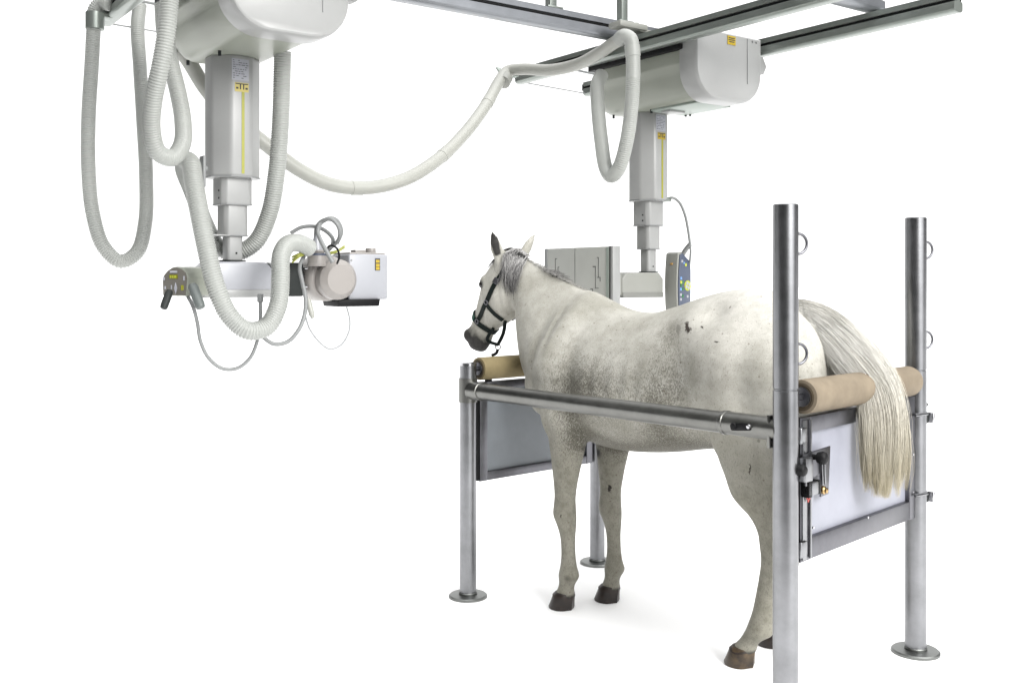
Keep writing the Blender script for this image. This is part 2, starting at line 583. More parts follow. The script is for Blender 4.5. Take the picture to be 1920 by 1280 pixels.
for dx, dz in ((.026, -.108), (.042, -.110), (.034, -.118)):
    mb.cyl(LC + GD * dx + GN * .0005 + Z * dz, LC + GD * dx + GN * .002 + Z * dz, .006, seg=10)
mb.build('red_mark', M['red'], gate, each=True)
mb = MB()
for f, z in ((.985, .70), (.55, .664), (.10, .70), (.985, .86)):
    mb.cyl(ga + GD * (glen * f - .008) + GN * .019 + Z * z, ga + GD * (glen * f - .008) + GN * .0235 + Z * z, .005, seg=12)
mb.build('screw', M['bright'], gate, each=True)
# clamps on the far post that carry the gate
for z in (1.012, .672):
    mb = MB()
    mb.lathe(PR + Z * (z + .008), Z, [(0, .0445), (.001, .0475), (.014, .0475), (.015, .0445)], 40)
    mb.cyl(PR + GN * .030 + GD * -.075 + Z * (z + .015), PR + GN * .046 + GD * .01 + Z * (z + .015), .006, seg=12)
    k = mb.build('gate_clamp', M['steel'], stocks, 30)
    mb = MB()
    mb.box(PR + GD * .050 + GN * .012 + Z * (z - .008), RD, GN, Z, .016, .036, .046, .004)
    mb.build('clamp_block', M['handle'], k)
    mb = MB()
    mb.box(PR + RD * .066 + GN * .012 + Z * (z - .006), RD, GN, Z, .012, .026, .044, .002)
    mb.build('clamp_lug', M['bright'], k)
mb = MB()
mb.cyl(PR + RD * .040 + Z * 1.062, PR + RD * .058 + Z * 1.062, .009, seg=16, bevel=.002)
mb.build('gate_stop', M['handle'], stocks)

# front panel
fa_ = PL + FD * .050
flen = (PF - PL).length - .10
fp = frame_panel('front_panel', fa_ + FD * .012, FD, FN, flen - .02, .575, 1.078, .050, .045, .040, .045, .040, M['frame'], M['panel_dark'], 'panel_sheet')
mb = MB()
mb.box(fa_ + FD * .002 + Z * .83, FD, FN, Z, .014, .030, .50, .002)
mb.build('rubber_strip', M['black'], fp)
mb = MB()
for f in (.10, .86):
    mb.box(fa_ + FD * (flen * f) + Z * 1.094, FD, FN, Z, .030, .026, .034, .002)
mb.build('panel_spacer', M['black'], fp, each=True)
# ================================================================== ceiling tracks and the two bridges that hang on them
SH = V * -2.48                      # the tube bridge stands this far from the detector bridge
ZB = CZ + 1.22                      # underside of the bridge rails

def rail_profile(wd, h):
    """upper flange, slot, rounded lower channel"""
    a, b = wd / 2, wd / 2 - .010
    return [(-a, h), (-a, h * .70), (-b + .012, h * .68), (-b + .012, h * .58), (-b, h * .56), (-a + .002, h * .52), (-a, h * .44), (-a, h * .14), (-a + .007, .004), (-a + .014, 0),
            (a - .014, 0), (a - .007, .004), (a, h * .14), (a, h * .44), (a - .002, h * .52), (b, h * .56), (b - .012, h * .58), (b - .012, h * .68), (a, h * .70), (a, h)]
def rail_bar(mb, c0, d, L, wd, h):
    side = Vector((d.y, -d.x, 0))
    mb.prism(c0 + d * (L / 2), side, Z, d, rail_profile(wd, h), L)
def slot_strip(mb, c0, d, L, wd, h):
    side = Vector((d.y, -d.x, 0))
    for s in (1, -1):
        mb.box(c0 + d * (L / 2) + side * (s * (wd / 2 - .0105)) + Z * (h * .63), side, d, Z, .006, L - .004, h * .085)

B0 = Vector((1.123, 4.850, ZB)); BEND = Vector((0.0166, 6.316, ZB))
C0 = Vector((1.3835, 5.533, ZB)); CEND = Vector((0.479, 6.738, ZB))
def bridge(shift, near_b, near_c, label):
    root = thing('ceiling_bridge', (B0 + C0) / 2 + shift + Z * .1, label, 'ceiling bridge', 'bridges under the ceiling tracks')
    for p0, pe, back in ((B0, BEND, near_b), (C0, CEND, near_c)):
        st = p0 - U * back + shift
        L = (pe + shift - st).dot(U)
        mb = MB(); rail_bar(mb, st, U, L, .070, .088)
        r = mb.build('bridge_rail', M['alu'], root, 30)
        mb = MB(); slot_strip(mb, st, U, L, .070, .088)
        mb.build('rail_slot', M['black'], r, each=True)
        mb = MB()
        mb.box(st + U * (L + .008) + Z * .056, U, V, Z, .016, .066, .044, .004)
        mb.build('end_stop', M['handle'], r)
    mb = MB()
    mb.cyl(BEND + shift - U * .02 + Z * .012, CEND + shift - U * .02 + Z * .012, .004, seg=8)
    mb.cyl(BEND + shift - U * .38 + Z * .05, CEND + shift - U * .36 + Z * .05, .007, seg=8)
    mb.build('tie_rod', M['cable'], root)
    return root
bridge(Vector((0, 0, 0)), 1.05, 1.118, 'long pair of greenish rails over the horse, carrying the detector unit')
bridge(SH, .35, .35, 'pair of greenish rails at top left, carrying the X-ray tube unit')

# tracks across the bridges
ZA = ZB + .094
def track(p, back, fwd, label, hangers):
    root = thing('ceiling_track', p + Z * .1, label, 'ceiling track', 'tracks fixed under the ceiling')
    st = p - V * back
    mb = MB(); rail_bar(mb, st, V, back + fwd, .085, .098)
    r = mb.build('track_rail', M['alu_blue'], root, 30)
    mb = MB(); slot_strip(mb, st, V, back + fwd, .085, .098)
    mb.build('track_slot', M['black'], r, each=True)
    for t in hangers:
        mb = MB()
        mb.box(p + V * t + Z * (.098 + .45), V, U, Z, .045, .045, .90, .003)
        mb.box(p + V * t + Z * (.098 + .006), V, U, Z, .10, .085, .010, .002)
        mb.build('hanger', M['alu'], root)
    return root
PA = Vector((0.585, 5.585, ZA))
track(PA, 1.75, .62, 'dark bluish track running in from the top edge, with two short hangers to the ceiling', (-.47, .03))
PA2 = Vector((1.760, 4.975, ZA))
track(PA2, .95, .06, 'short track crossing the top right corner onto the outer bridge rail', ())

# trolley where the long bridge rail passes under the track
tr = thing('cable_trolley', P(1172, 60, 5.50), 'small pale cable trolley where the bluish track meets the long bridge rail', 'cable trolley')
c = P(1178, 58, 5.42)
mb = MB(); mb.box(c + Z * .02, V, U, Z, .20, .10, .034, .010); mb.box(c + V * .10 + Z * .006, V, U, Z, .09, .07, .016, .004)
tr_b = mb.build('trolley_body', M['paint_arm'], tr)
mb = MB()
for s in (-1, 1):
    mb.cyl(c + V * (s * .055) + Z * .034, c + V * (s * .055) + Z * .050, .016, seg=20, bevel=.003)
mb.build('wheel', M['alu'], tr, each=True)
mb = MB(); mb.box(P(1121, 38, 5.47), V, U, Z, .05, .03, .03, .004); mb.build('end_switch', M['handle'], tr)
# ================================================================== the two ceiling-hung units
def octo(side_v, ch):
    h = side_v / 2
    return [(-h, -h + ch), (-h + ch, -h), (h - ch, -h), (h, -h + ch), (h, h - ch), (h - ch, h), (-h + ch, h), (-h, h - ch)]

def housing_cover(c, root, plate=True):
    """the carriage cover: a trough along U with a fuller U-shaped end piece facing the rear"""
    zb, zt = 2.548 - CZ, 2.835 - CZ
    prof = []
    hw = .240
    right = [(hw, 2.800), (hw, 2.735), (hw - .004, 2.722), (hw - .022, 2.700), (hw - .030, 2.670), (hw - .040, 2.63), (hw - .062, 2.590), (hw - .092, 2.562), (hw - .125, 2.549), (hw - .16, 2.547)]
    ring0 = right + [(-x, z) for x, z in reversed(right)]
    def ring(t, k, lift):
        zc = 2.72
        return [c + U * t + V * (x * k) + Z * (zc + (z - zc) * (1 - lift * (1 if z < zc else .55)) - 0) for x, z in ring0]
    mb = MB()
    rows = [(-.53, 1, 0), (-.2, 1, 0), (.10, 1, 0), (.16, .985, .02), (.205, .94, .07), (.235, .87, .15), (.255, .76, .27), (.265, .62, .42)]
    mb._poly([ring(*r) for r in rows])
    for v in mb.bm.verts:
        pass
    body_ = mb.build('carriage_cover', M['paint'], root, 28)
    # end piece
    R = .165
    zt2, zb2 = 2.895, 2.535
    hw2 = .250
    pts = [(hw2, zt2), (hw2, zb2 + R)]
    for k in range(1, 11):
        a = math.pi / 2 * k / 10
        pts.append((hw2 - R + R * math.cos(a), zb2 + R - R * math.sin(a)))
    full = pts + [(-x, z) for x, z in reversed(pts)]
    mb = MB()
    def ring2(t, k):
        zc = 2.73
        return [c + U * t + V * (x * k) + Z * (zc + (z - zc) * k) for x, z in full]
    # the front lip of the end piece sweeps back towards the column at the top
    rws = [(-.622, .93), (-.618, .965), (-.608, .99), (-.595, 1.0), (-.50, 1.0), (-.496, .995)]
    mb._poly([ring2(*r) for r in rws])
    e = mb.build('end_cover', M['paint2'], root, 28)
    mb = MB()
    # seam line, sticker, corner lug
    mb.box(c - U * .6235 + V * .13 + Z * 2.76, V, U, Z, .0025, .004, .24)
    mb.build('seam', M['cable'], e)
    q = c - U * .6245 + V * .005 + Z * 2.855
    mb = MB(); mb.box(q, V, U, Z, .062, .002, .046); st = mb.build('warning_sticker', M['sticker'], root)
    mb = MB()
    for dz, wd in ((.012, .046), (.002, .050), (-.008, .038)):
        mb.box(q - U * .0015 + Z * dz, V, U, Z, wd, .002, .004)
    mb.build('print', M['ink'], st)
    mb = MB()
    mb.prism(c - U * .56 + V * .275 + Z * 2.76, V, Z, U, [(-.03, .05), (.015, .05), (.045, .0), (.02, -.045), (-.03, -.03)], .07, .004)
    mb.build('corner_bumper', M['paint2'], root)
    mb = MB()
    for dv, du in ((-.20, -.616), (-.17, -.616), (.17, -.616), (.20, -.616)):
        mb.cyl(c + U * du + V * dv + Z * 2.87, c + U * (du - .006) + V * dv + Z * 2.87, .006, seg=12)
    mb.build('screw', M['bright'], e, each=True)
    # black box standing in for the shadow gap and suspension above the cover
    mb = MB()
    mb.box(c - U * .15 + Z * 2.811, U, V, Z, .74, .535, .028, .004)
    mb.build('suspension_shadow_gap', M['black'], root)
    # flat plate under the cover
    mb = MB()
    if plate: mb.box(c - U * .31 + V * .02 + Z * 2.543, U, V, Z, .36, .26, .014, .004)
    pl = mb.build('bottom_plate', M['plate'], root) if plate else mb.bm.free()
    mb = MB()
    if plate: mb.box(c - U * .22 + V * -.02 + Z * 2.532, U, V, Z, .07, .12, .014, .003)
    mb.build('cable_cover', M['paint2'], pl) if plate else mb.bm.free()
    mb = MB()
    for du, dv in ((-.135, -.105), (-.16, .14), (.13, -.15), (-.19, .145)):
        mb.cyl(c + U * du + V * dv + Z * 2.549, c + U * du + V * dv + Z * 2.528, .007, seg=12)
    mb.build('foot_screw', M['handle'], root, each=True)

def column(c, root, zs, label_hi):
    z0, z1, z2, z3, z4 = zs
    mb = MB()
    mb.prism(c + Z * ((z0 + z1) / 2), U, V, Z, octo(.216, .063), z0 - z1, .014, 4)
    o = mb.build('column_segment', M['paint2'], root, 25)
    mb = MB(); mb.prism(c + Z * (z1 + .0045), U, V, Z, octo(.2185, .064), .005); mb.build('edge_ring', M['cable'], o)
    for a, b, s, ch in ((z1, z2, .139, .020), (z2, z3, .108, .016), (z3, z4, .072, .010)):
        mb = MB()
        mb.prism(c + Z * ((a + b) / 2 + .02), U, V, Z, octo(s, ch), a - b + .04, .007, 3)
        if True:
            pass
        o2 = mb.build('column_segment', M['paint2'], root, 25)
        mb = MB(); mb.prism(c + Z * (b + .004), U, V, Z, octo(s + .0025, ch), .004)
        if b != z4: mb.build('edge_ring', M['cable'], o2)
        else: mb.bm.free()
        mb = MB()
        if s > .13:
            for zz in (b + .03, b + .062):
                mb.cyl(c - V * (s / 2 - .002) - U * .028 + Z * zz, c - V * (s / 2 + .002) - U * .028 + Z * zz, .005, seg=10)
            mb.build('screw', M['handle'], o2, each=True)
        elif s < .08:
            mb.cyl(c - U * (s / 2 - .002) + V * .004 + Z * (b + .035), c - U * (s / 2 + .0015) + V * .004 + Z * (b + .035), .0045, seg=10)
            mb.build('screw', M['black'], o2, each=True)
        else:
            mb.bm.free()
    # base washer on the arm
    mb = MB(); mb.prism(c + Z * (z4 + .003), U, V, Z, octo(.098, .02), .006); mb.build('swivel_washer', M['handle'], root)
    f = c - U * .1085
    mb = MB(); mb.box(f + V * .006 + Z * ((z0 - .12 + z1) / 2), V, U, Z, .0125, .0015, z0 - .15 - z1); mb.build('yellow_stripe', M['yellow'], o)
    q = f + V * -.006 + Z * (z0 - .066)
    mb = MB(); mb.box(q, V, U, Z, .074, .0012, .090); lb = mb.build('rating_label', M['label'], o)
    mb = MB()
    for k in range(9):
        zz = .038 - k * .0092
        x = -.033
        while x < .028:
            wd = random.uniform(.005, .016)
            if random.random() < .72:
                mb.box(q - U * .0009 + V * (x + wd / 2) + Z * zz, V, U, Z, wd, .001, .0026)
            x += wd + .004
    mb.build('small_print', M['ink_grey'], lb)
    q = f + V * 0 + Z * (z0 - .140)
    mb = MB(); mb.box(q, V, U, Z, .060, .0016, .038); lb = mb.build('warning_sticker', M['sticker_pale'] if label_hi else M['sticker'], o)
    mb = MB()
    for x, zz, a, b in ((0, .014, .054, .004), (-.006, .002, .005, .022), (.008, .002, .005, .022), (-.020, -.004, .010, .008), (.021, -.004, .010, .008)):
        mb.box(q - U * .0012 + V * x + Z * zz, V, U, Z, a, .001, b)
    mb.build('print', M['ink'], lb)

def arm_box(c, s0, s1, z0, z1, hu, root, mt, du=0.0):
    """support arm along V with chamfered ends"""
    mb = MB()
    L, H = s1 - s0, z1 - z0
    k = .035
    poly = [(-L / 2, -H / 2), (L / 2, -H / 2), (L / 2, H / 2 - k), (L / 2 - k, H / 2), (-L / 2 + k, H / 2), (-L / 2, H / 2 - k)]
    mb.prism(c + V * ((s0 + s1) / 2) + U * du + Z * ((z0 + z1) / 2), V, Z, U, poly, hu * 2, .010, 3)
    return mb.build('support_arm', mt, root, 30)

# ------------------------------------------------------------------ detector unit, beyond the horse
DC = Vector((0.784, 5.830, 0))
det = thing('detector_unit', DC + Z * 2.5, 'ceiling-hung detector unit behind the horse, with a grey marked plate and a blue control console', 'X-ray detector')
housing_cover(DC, det)
column(DC, det, (2.552, 2.046, 1.905, 1.772, 1.640), False)
arm = arm_box(DC, -.262, .058, 1.505, 1.640, .066, det, M['paint_arm'])
mb = MB(); mb.box(DC + V * -.102 - U * .002 + Z * 1.513, V, U, Z, .310, .1365, .030, .004); mb.build('arm_base', M['paint_low'], arm)
# detector plate facing the tube
dc = DC + V * -.345 + U * .193 + Z * 1.572
mb = MB()
mb.box(dc, U, V, Z, .560, .050, .420, .006)
plate = mb.build('detector_plate', M['paint_plate'], det)
mb = MB()
mb.box(dc - U * .294 + V * .002, U, V, Z, .022, .056, .424, .004)
mb.build('edge_profile', M['paint2'], plate)
mb = MB(); mb.box(dc - U * .2815 - V * .0165, U, V, Z, .009, .020, .420); mb.build('edge_gap', M['black'], plate)
mb = MB(); mb.box(dc + U * .288 + V * .002, U, V, Z, .024, .062, .420, .004); mb.build('end_profile', M['cable'], plate)
mb = MB(); mb.box(dc - U * .262 - V * .0265 + Z * 0, U, V, Z, .020, .003, .41); mb.build('side_band', M['plate'], plate)
mb = MB()
fp_ = dc - V * .0257
def mk(x0, z0, x1, z1, wd=.0036):
    """a printed line on the plate face, x along -U as seen, from the plate centre"""
    cx, cz = (x0 + x1) / 2, (z0 + z1) / 2
    mb.box(fp_ - U * cx + Z * cz, U, V, Z, abs(x1 - x0) + wd, .0014, abs(z1 - z0) + wd)
mk(-.02, .205, -.02, -.045, .002); mk(-.045, -.06, .0, -.06); mk(-.045, -.06, -.045, -.12); mk(.0, -.06, .0, -.12); mk(-.022, -.075, -.022, -.12)
mk(.0, -.125, .215, -.125, .006)
mk(.185, .15, .185, .04); mk(.175, .15, .185, .15); mk(.175, .04, .2, .04); mk(.2, .04, .2, .02)
mk(.16, .10, .16, -.02); mk(.14, .10, .16, .10, .006); mk(.16, -.02, .185, -.02)
mk(.135, -.025, .135, -.11); mk(.118, -.025, .135, -.025); mk(.135, -.10, .155, -.10); mk(.155, -.10, .155, -.12)
mk(.06, -.10, .078, -.10); mk(.078, -.10, .078, -.12)
mk(-.20, .15, -.20, .02); mk(-.20, .15, -.185, .15); mk(-.20, .02, -.21, .02)
mk(-.175, .10, -.175, -.045); mk(-.175, -.045, -.14, -.045); mk(-.175, .10, -.165, .10)
mb.build('printed_marks', M['ink_grey'], plate)
mb = MB(); mb.box(DC + V * -.297 + Z * 1.572, U, V, Z, .13, .07, .12, .006); mb.build('plate_mount', M['paint_arm'], det)
# control console
kc = Vector((.985, 5.845, 1.555))
KA = (V * .70 - U * -.0 + Vector((.25, -.35, 0))).normalized()
KN = Vector((.68, -.734, 0)).normalized(); KT = Vector((-KN.y, KN.x, 0)); KT = KT if KT.dot(V) > 0 else -KT
def curved(hw0, n=9):
    left = [(-.055 - .014 * math.sin(math.pi * k / (n - 1)), -.195 + .39 * k / (n - 1)) for k in range(n)]
    right = [(.050, .155), (.055, .10), (.056, 0), (.052, -.195)]
    return left + [(-.03, .205)] + right
mb = MB(); mb.prism(kc + KN * -.035, KT, Z, KN, curved(0), .090, .007, 3)
con = mb.build('control_console', M['paint_arm'], det, 35)
mb = MB(); mb.prism(kc + KN * .0135, KT, Z, KN, [(x * .90 + .003, z * .955) for x, z in curved(0)], .006, .001)
face_ = mb.build('console_face', M['blue'], con)
def dot(name, items, m, r=.0065, sq=False):
    mb = MB()
    for x, z in items:
        q = kc + KN * .0163 + KT * x + Z * z
        if sq: mb.box(q + KN * .001, KT, KN, Z, r * 2, .003, r * 2, .001)
        else: mb.cyl(q - KN * .001, q + KN * .003, r, seg=14)
    mb.build(name, m, con, each=True)
dot('button', [(-.028, .150), (-.040, -.042), (-.040, -.068), (.022, -.052)], M['white'], .0075, True)
dot('button', [(-.010, .140)], M['sky_btn'], .006, True)
dot('button', [(.006, .130), (-.038, .030), (.020, .0)], M['yellow_btn'], .0085, True)
dot('button', [(-.040, -.010), (-.038, .052)], M['sky_btn'], .008, True)
dot('button', [(-.022, .030), (-.022, -.010), (-.022, -.050), (-.036, .012)], M['green_btn'], .0085, True)
dot('jog_wheel', [(.022, .010)], M['yellow_btn'], .030)
mb = MB()
for a in range(4):
    q = kc + KN * .0185 + KT * (.022 + .015 * math.cos(a * math.pi / 2 + .4)) + Z * (.010 + .015 * math.sin(a * math.pi / 2 + .4))
    mb.cyl(q - KN * .001, q + KN * .003, .0095, seg=12)
mb.build('jog_button', M['white'], con, each=True)
mb = MB()
qq = kc - KT * .066 - KN * .03
mb.box(qq + Z * .135, KN, KT, Z, .016, .006, .010, .001)
mb.build('orange_mark', M['orange_btn'], con)
mb = MB()
k0 = kc + KT * .012 + KN * -.01 + Z * .190; k1 = P(1294, 458, 5.83)
mb.tube(spline([k0, k0.lerp(k1, .5) + Z * .004, k1], .01), .0135, 12)
mb.tube(spline([k1, k1 + Z * -.04 + V * .004, kc + KT * .058 + Z * .10], .01), .006, 10)
mb.build('console_handle', M['cable'], con, 60)
mb = MB()
mb.tube(spline([P(1252, 372, 5.80), P(1262, 371, 5.80), P(1274, 380, 5.81), P(1284, 402, 5.82), P(1290, 430, 5.83), P(1294, 458, 5.83)], .008), .0075, 12)
mb.build('control_cable', M['cable'], det, 60)
mb = MB()
mb.box(P(1250, 374, 5.79), U, V, Z, .03, .05, .026, .004)
mb.build('cable_clip', M['alu'], det)

# ------------------------------------------------------------------ X-ray tube unit on the left
TC = DC + SH
TC.z = 0
TC.x += .018
tub = thing('xray_tube_unit', TC + Z * 2.5, 'ceiling-hung X-ray tube unit with round tube head, white collimator and brown handlebar console', 'X-ray tube')
housing_cover(TC, tub, False)
column(TC, tub, (2.552, 2.033, 1.917, 1.785, 1.678), True)
arm = arm_box(TC, -.155, .160, 1.530, 1.676, .070, tub, M['white'])
mb = MB(); mb.box(TC + V * .000 - U * .002 + Z * 1.540, V, U, Z, .312, .1445, .034, .004); mb.build('arm_base', M['paint2'], arm)
mb = MB(); mb.box(TC + V * -.178 + Z * 1.592, V, U, Z, .07, .11, .124, .012); mb.build('console_neck', M['paint_arm'], tub)
# console with handlebars
hc = P(331, 529, 4.09)
CN = Vector((-.325, -.945, 0)).normalized(); CT = Vector((-CN.y, CN.x, 0))       # faces the operator; CT to the right seen from the camera
if CT.x < 0: CT = -CT
dome = [(-.060, -.055), (.050, -.055), (.058, .020), (.050, .040), (.030, .056), (.008, .062), (-.015, .060), (-.038, .047), (-.056, .028), (-.062, .016)]
mb = MB(); mb.prism(hc - CN * .070, CT, Z, CN, [(x * 1.02, z * 1.02) for x, z in dome], .150, .006, 3)
hd_ = mb.build('handlebar_console', M['paint'], tub, 35)
mb = MB(); mb.prism(hc + CN * .0075, CT, Z, CN, [(x * .96, z * .96) for x, z in dome], .005, .001)
mb.build('console_face', M['face'], hd_)
mb = MB(); mb.box(hc + CN * .0115 + CT * -.006 + Z * .022, CT, CN, Z, .040, .003, .017, .001); lcd = mb.build('display', M['lcd'], hd_)
mb = MB()
for x in (-.013, -.004, .005, .012):
    mb.box(hc + CN * .0134 + CT * (x - .006) + Z * .022, CT, CN, Z, .005, .001, .009)
mb.build('digit', M['yellow_btn'], lcd)
mb = MB()
for x, z, a, b in ((-.006, .042, .034, .008),):
    mb.box(hc + CN * .0112 + CT * x + Z * z, CT, CN, Z, a, .002, b)
mb.build('lettering_strip', M['label'], hd_)
mb = MB()
mb.prism(hc + CN * .0112 + CT * .004 + Z * -.024, CT, Z, CN, [(-.007, 0), (0, -.023), (.007, 0), (0, .023)], .002)
mb.box(hc + CN * .0112 + CT * -.046 + Z * -.022, CT, CN, Z, .006, .002, .012)
mb.box(hc + CN * .0112 + CT * -.016 + Z * -.020, CT, CN, Z, .004, .002, .016)
mb.box(hc + CN * .0112 + CT * -.052 + Z * .014, CT, CN, Z, .006, .002, .014)
mb.box(hc + CN * .0112 + CT * .044 + Z * .016, CT, CN, Z, .006, .002, .018)
mb.build('key', M['label'], hd_, each=True)
mb = MB(); mb.box(hc + CN * .0112 + CT * .036 + Z * -.022, CT, CN, Z, .012, .002, .020); mb.build('key_orange', M['yellow'], hd_)
def handle(a, b, r, m):
    mb = MB(); d = (b - a).normalized(); L = (b - a).length
    mb.lathe(a, d, [(-.01, r * .8), (.0, r), (L * .5, r * 1.03), (L - .012, r), (L - .003, r * .86), (L, r * .5)], 24)
    mb.build('handle', m, hd_, 40)
handle(P(317, 549, 4.06), P(306, 579, 4.03), .0155, M['handle'])
handle(P(362, 538, 4.01), P(377, 578, 3.98), .0195, M['grip'])

# tube head
tcn_ = TC + V * .415 + U * -.02 + Z * 1.606
mb = MB()
mb.lathe(tcn_ + U * .13, -U, [(0, .04), (.006, .075), (.03, .098), (.07, .105), (.15, .105), (.185, .102), (.20, .095), (.205, .088)], 48)
th = mb.build('tube_housing', M['tube'], tub, 35)
mb = MB()
mb.lathe(TC + V * .432 - U * .085 + Z * 1.600, -U, [(0, .070), (.0, .088), (.012, .0905), (.055, .0905), (.059, .0895), (.086, .068), (.088, .066), (.089, .020)], 48)
mb.build('tube_end_cap', M['tube'], tub, 24)
mb = MB()
mb.lathe(TC + V * .425 - U * .045 + Z * 1.600, -U, [(0, .096), (.012, .100), (.020, .094)], 48)
mb.build('tube_band', M['handle'], th, 35)
# cable sockets at the top
sx = TC + V * .360 + U * .0 + Z * 1.690
sx = P(594, 478, 4.47)
mb = MB(); mb.lathe(sx - Z * .05, Z, [(0, .042), (.045, .042), (.05, .040), (.052, .034), (.062, .034), (.064, .040), (.070, .040), (.072, .030)], 32)
mb.build('cable_socket', M['tube'], th, 35)
mb = MB(); mb.lathe(sx - Z * .002, Z, [(0, .0425), (.008, .0425), (.009, .036)], 32); mb.build('socket_ring', M['blue'], th, 35)
mb = MB(); mb.lathe(sx + Z * .022, Z, [(0, .026), (.010, .024), (.055, .014), (.080, .012), (.082, .008)], 24); mb.build('cable_boot', M['white'], th, 40)
# tube mount: dark yoke between arm and tube
mb = MB()
mb.box(TC + V * .245 + Z * 1.600, V, U, Z, .12, .12, .15, .008)
yk = mb.build('tube_yoke', M['handle'], tub)
mb = MB(); mb.lathe(TC + V * .158 + Z * 1.605, V, [(0, .070), (.022, .070), (.026, .062), (.05, .055)], 40); mb.build('swivel_ring', M['cable'], yk, 35)
mb = MB()
for du, dz in ((-.062, .02), (-.066, -.03), (-.063, .05)):
    mb.cyl(TC + V * .19 - U * -du * -1 + Z * (1.60 + dz), TC + V * .33 + U * du + Z * (1.60 + dz), .006, seg=10)
mb.build('yoke_rod', M['bright'], yk, each=True)
# collimator
cc = TC + V * .606 - U * .005 + Z * 1.612
mb = MB(); mb.box(cc, V, U, Z, .200, .190, .208, .009, 3)
cl = mb.build('collimator', M['white'], tub, 35)
mb = MB(); mb.box(cc + Z * .107, V, U, Z, .182, .170, .010, .003)
mb.box(cc + V * -.02 - U * .03 + Z * .118, V, U, Z, .055, .05, .014, .003); mb.cyl(cc + V * .045 - U * .03 + Z * .110, cc + V * .045 - U * .03 + Z * .134, .024, seg=24, bevel=.003)
mb.build('collimator_top', M['tube'], cl)
q = cc - U * .0965 + V * .045 + Z * .058
mb = MB(); mb.box(q, V, U, Z, .026, .003, .056, .001); lb = mb.build('warning_sticker', M['ink'], cl)
mb = MB()
for dz in (.014, -.004, -.019):
    mb.box(q - U * .0018 + Z * dz, V, U, Z, .019, .0014, .013)
mb.build('print', M['sticker'], lb)
mb = MB()
mb.box(cc + V * .1005 - U * .05 + Z * .03, V, U, Z, .003, .03, .05, .001)
mb.build('side_label', M['sky_btn'], cl)
mb = MB()
for x in (-.088,):
    for dz in (.075, .04):
        mb.cyl(cc - U * .0945 + V * x + Z * dz, cc - U * .097 + V * x + Z * dz, .0045, seg=10)
mb.build('screw', M['cable'], cl, each=True)
mb = MB(); mb.prism(cc - U * .035 + V * -.058 + Z * -.118, V, Z, U, [(-.108, .016), (.108, .016), (.102, -.016), (-.102, -.016)], .16, .003)
mb.build('filter_slot', M['black'], cl)
# hand switch hanging beside the tube
mb = MB(); a, b = P(577, 560, 4.36), P(587, 598, 4.35); d = (b - a).normalized()
mb.lathe(a, d, [(0, .010), (.01, .013), (.07, .0125), (.080, .009), (.088, .006)], 20)
mb.build('hand_switch', M['hose_smooth'], tub, 40)
# thin cables
def cable(name, pts, r, m, parent=None):
    mb = MB(); mb.tube(spline([P(*p) for p in pts], .008), r, 10)
    return mb.build(name, m, parent if parent is not None else tub, 60)
cable('console_cable', [(350, 552, 4.10), (362, 575, 4.06), (370, 605, 4.08), (376, 640, 4.09), (392, 672, 4.10), (418, 691, 4.12), (445, 690, 4.14), (468, 672, 4.16), (482, 640, 4.18), (488, 600, 4.20), (488, 562, 4.22)], .0075, M['cable'])
mb = MB(); mb.cyl(P(488, 552, 4.23), P(488, 566, 4.22), .013, seg=18, bevel=.003); mb.build('cable_gland', M['cable'], tub)
cable('tube_cable', [(478, 612, 4.24), (496, 634, 4.25), (515, 645, 4.26), (540, 640, 4.28), (560, 618, 4.30), (571, 590, 4.32), (573, 560, 4.33), (566, 525, 4.35), (562, 500, 4.38), (570, 480, 4.42)], .009, M['cable'])
cable('thin_white_cable', [(572, 590, 4.34), (580, 615, 4.35), (596, 638, 4.36), (618, 654, 4.38), (640, 646, 4.40), (654, 622, 4.42), (656, 600, 4.44), (650, 575, 4.46)], .0040, M['cable_white'])
cable('high_voltage_cable', [(592, 440, 4.46), (594, 425, 4.46), (606, 413, 4.45), (622, 412, 4.44), (634, 424, 4.44), (637, 442, 4.46), (628, 458, 4.50), (616, 466, 4.52), (604, 472, 4.54)], .0085, M['cable'])
cable('high_voltage_cable', [(545, 437, 4.50), (566, 426, 4.50), (592, 425, 4.50), (612, 434, 4.50), (624, 448, 4.50), (622, 462, 4.52), (612, 472, 4.54)], .0085, M['cable'])
cable('high_voltage_cable', [(624, 492, 4.36), (614, 474, 4.36), (602, 452, 4.38), (596, 434, 4.42), (602, 418, 4.46), (620, 409, 4.50), (632, 414, 4.52), (640, 434, 4.54), (632, 456, 4.56)], .0095, M['cable'])
cable('black_wire', [(610, 470, 4.40), (620, 460, 4.38), (632, 466, 4.38), (636, 482, 4.38), (632, 494, 4.40)], .0045, M['black'])
for k in range(3):
    cable('earth_wire', [(548, 492 - k * 5, 4.36), (560, 482 - k * 3, 4.35), (574, 476 - k * 2, 4.40), (586, 470 - k, 4.46)], .0042, M['cable_yellow'])
for k in range(2):
    cable('earth_wire', [(616, 474 + 3 * k, 4.44), (632, 470 + 2 * k, 4.44), (646, 461 + 3 * k, 4.46)], .004, M['cable_yellow'])
# bracket plate that holds the hose elbow
mb = MB()
mb.box(P(380, 322, 4.20), V, U, Z, .012, .05, .13, .003)
mb.box(P(384, 316, 4.20), V, U, Z, .020, .02, .02, .003)
mb.build('hose_bracket', M['cable'], tub)
mb = MB()
mb.box(P(408, 441, 4.28), V, U, Z, .09, .06, .006, .002)
mb.build('cable_shelf', M['paint2'], tub)

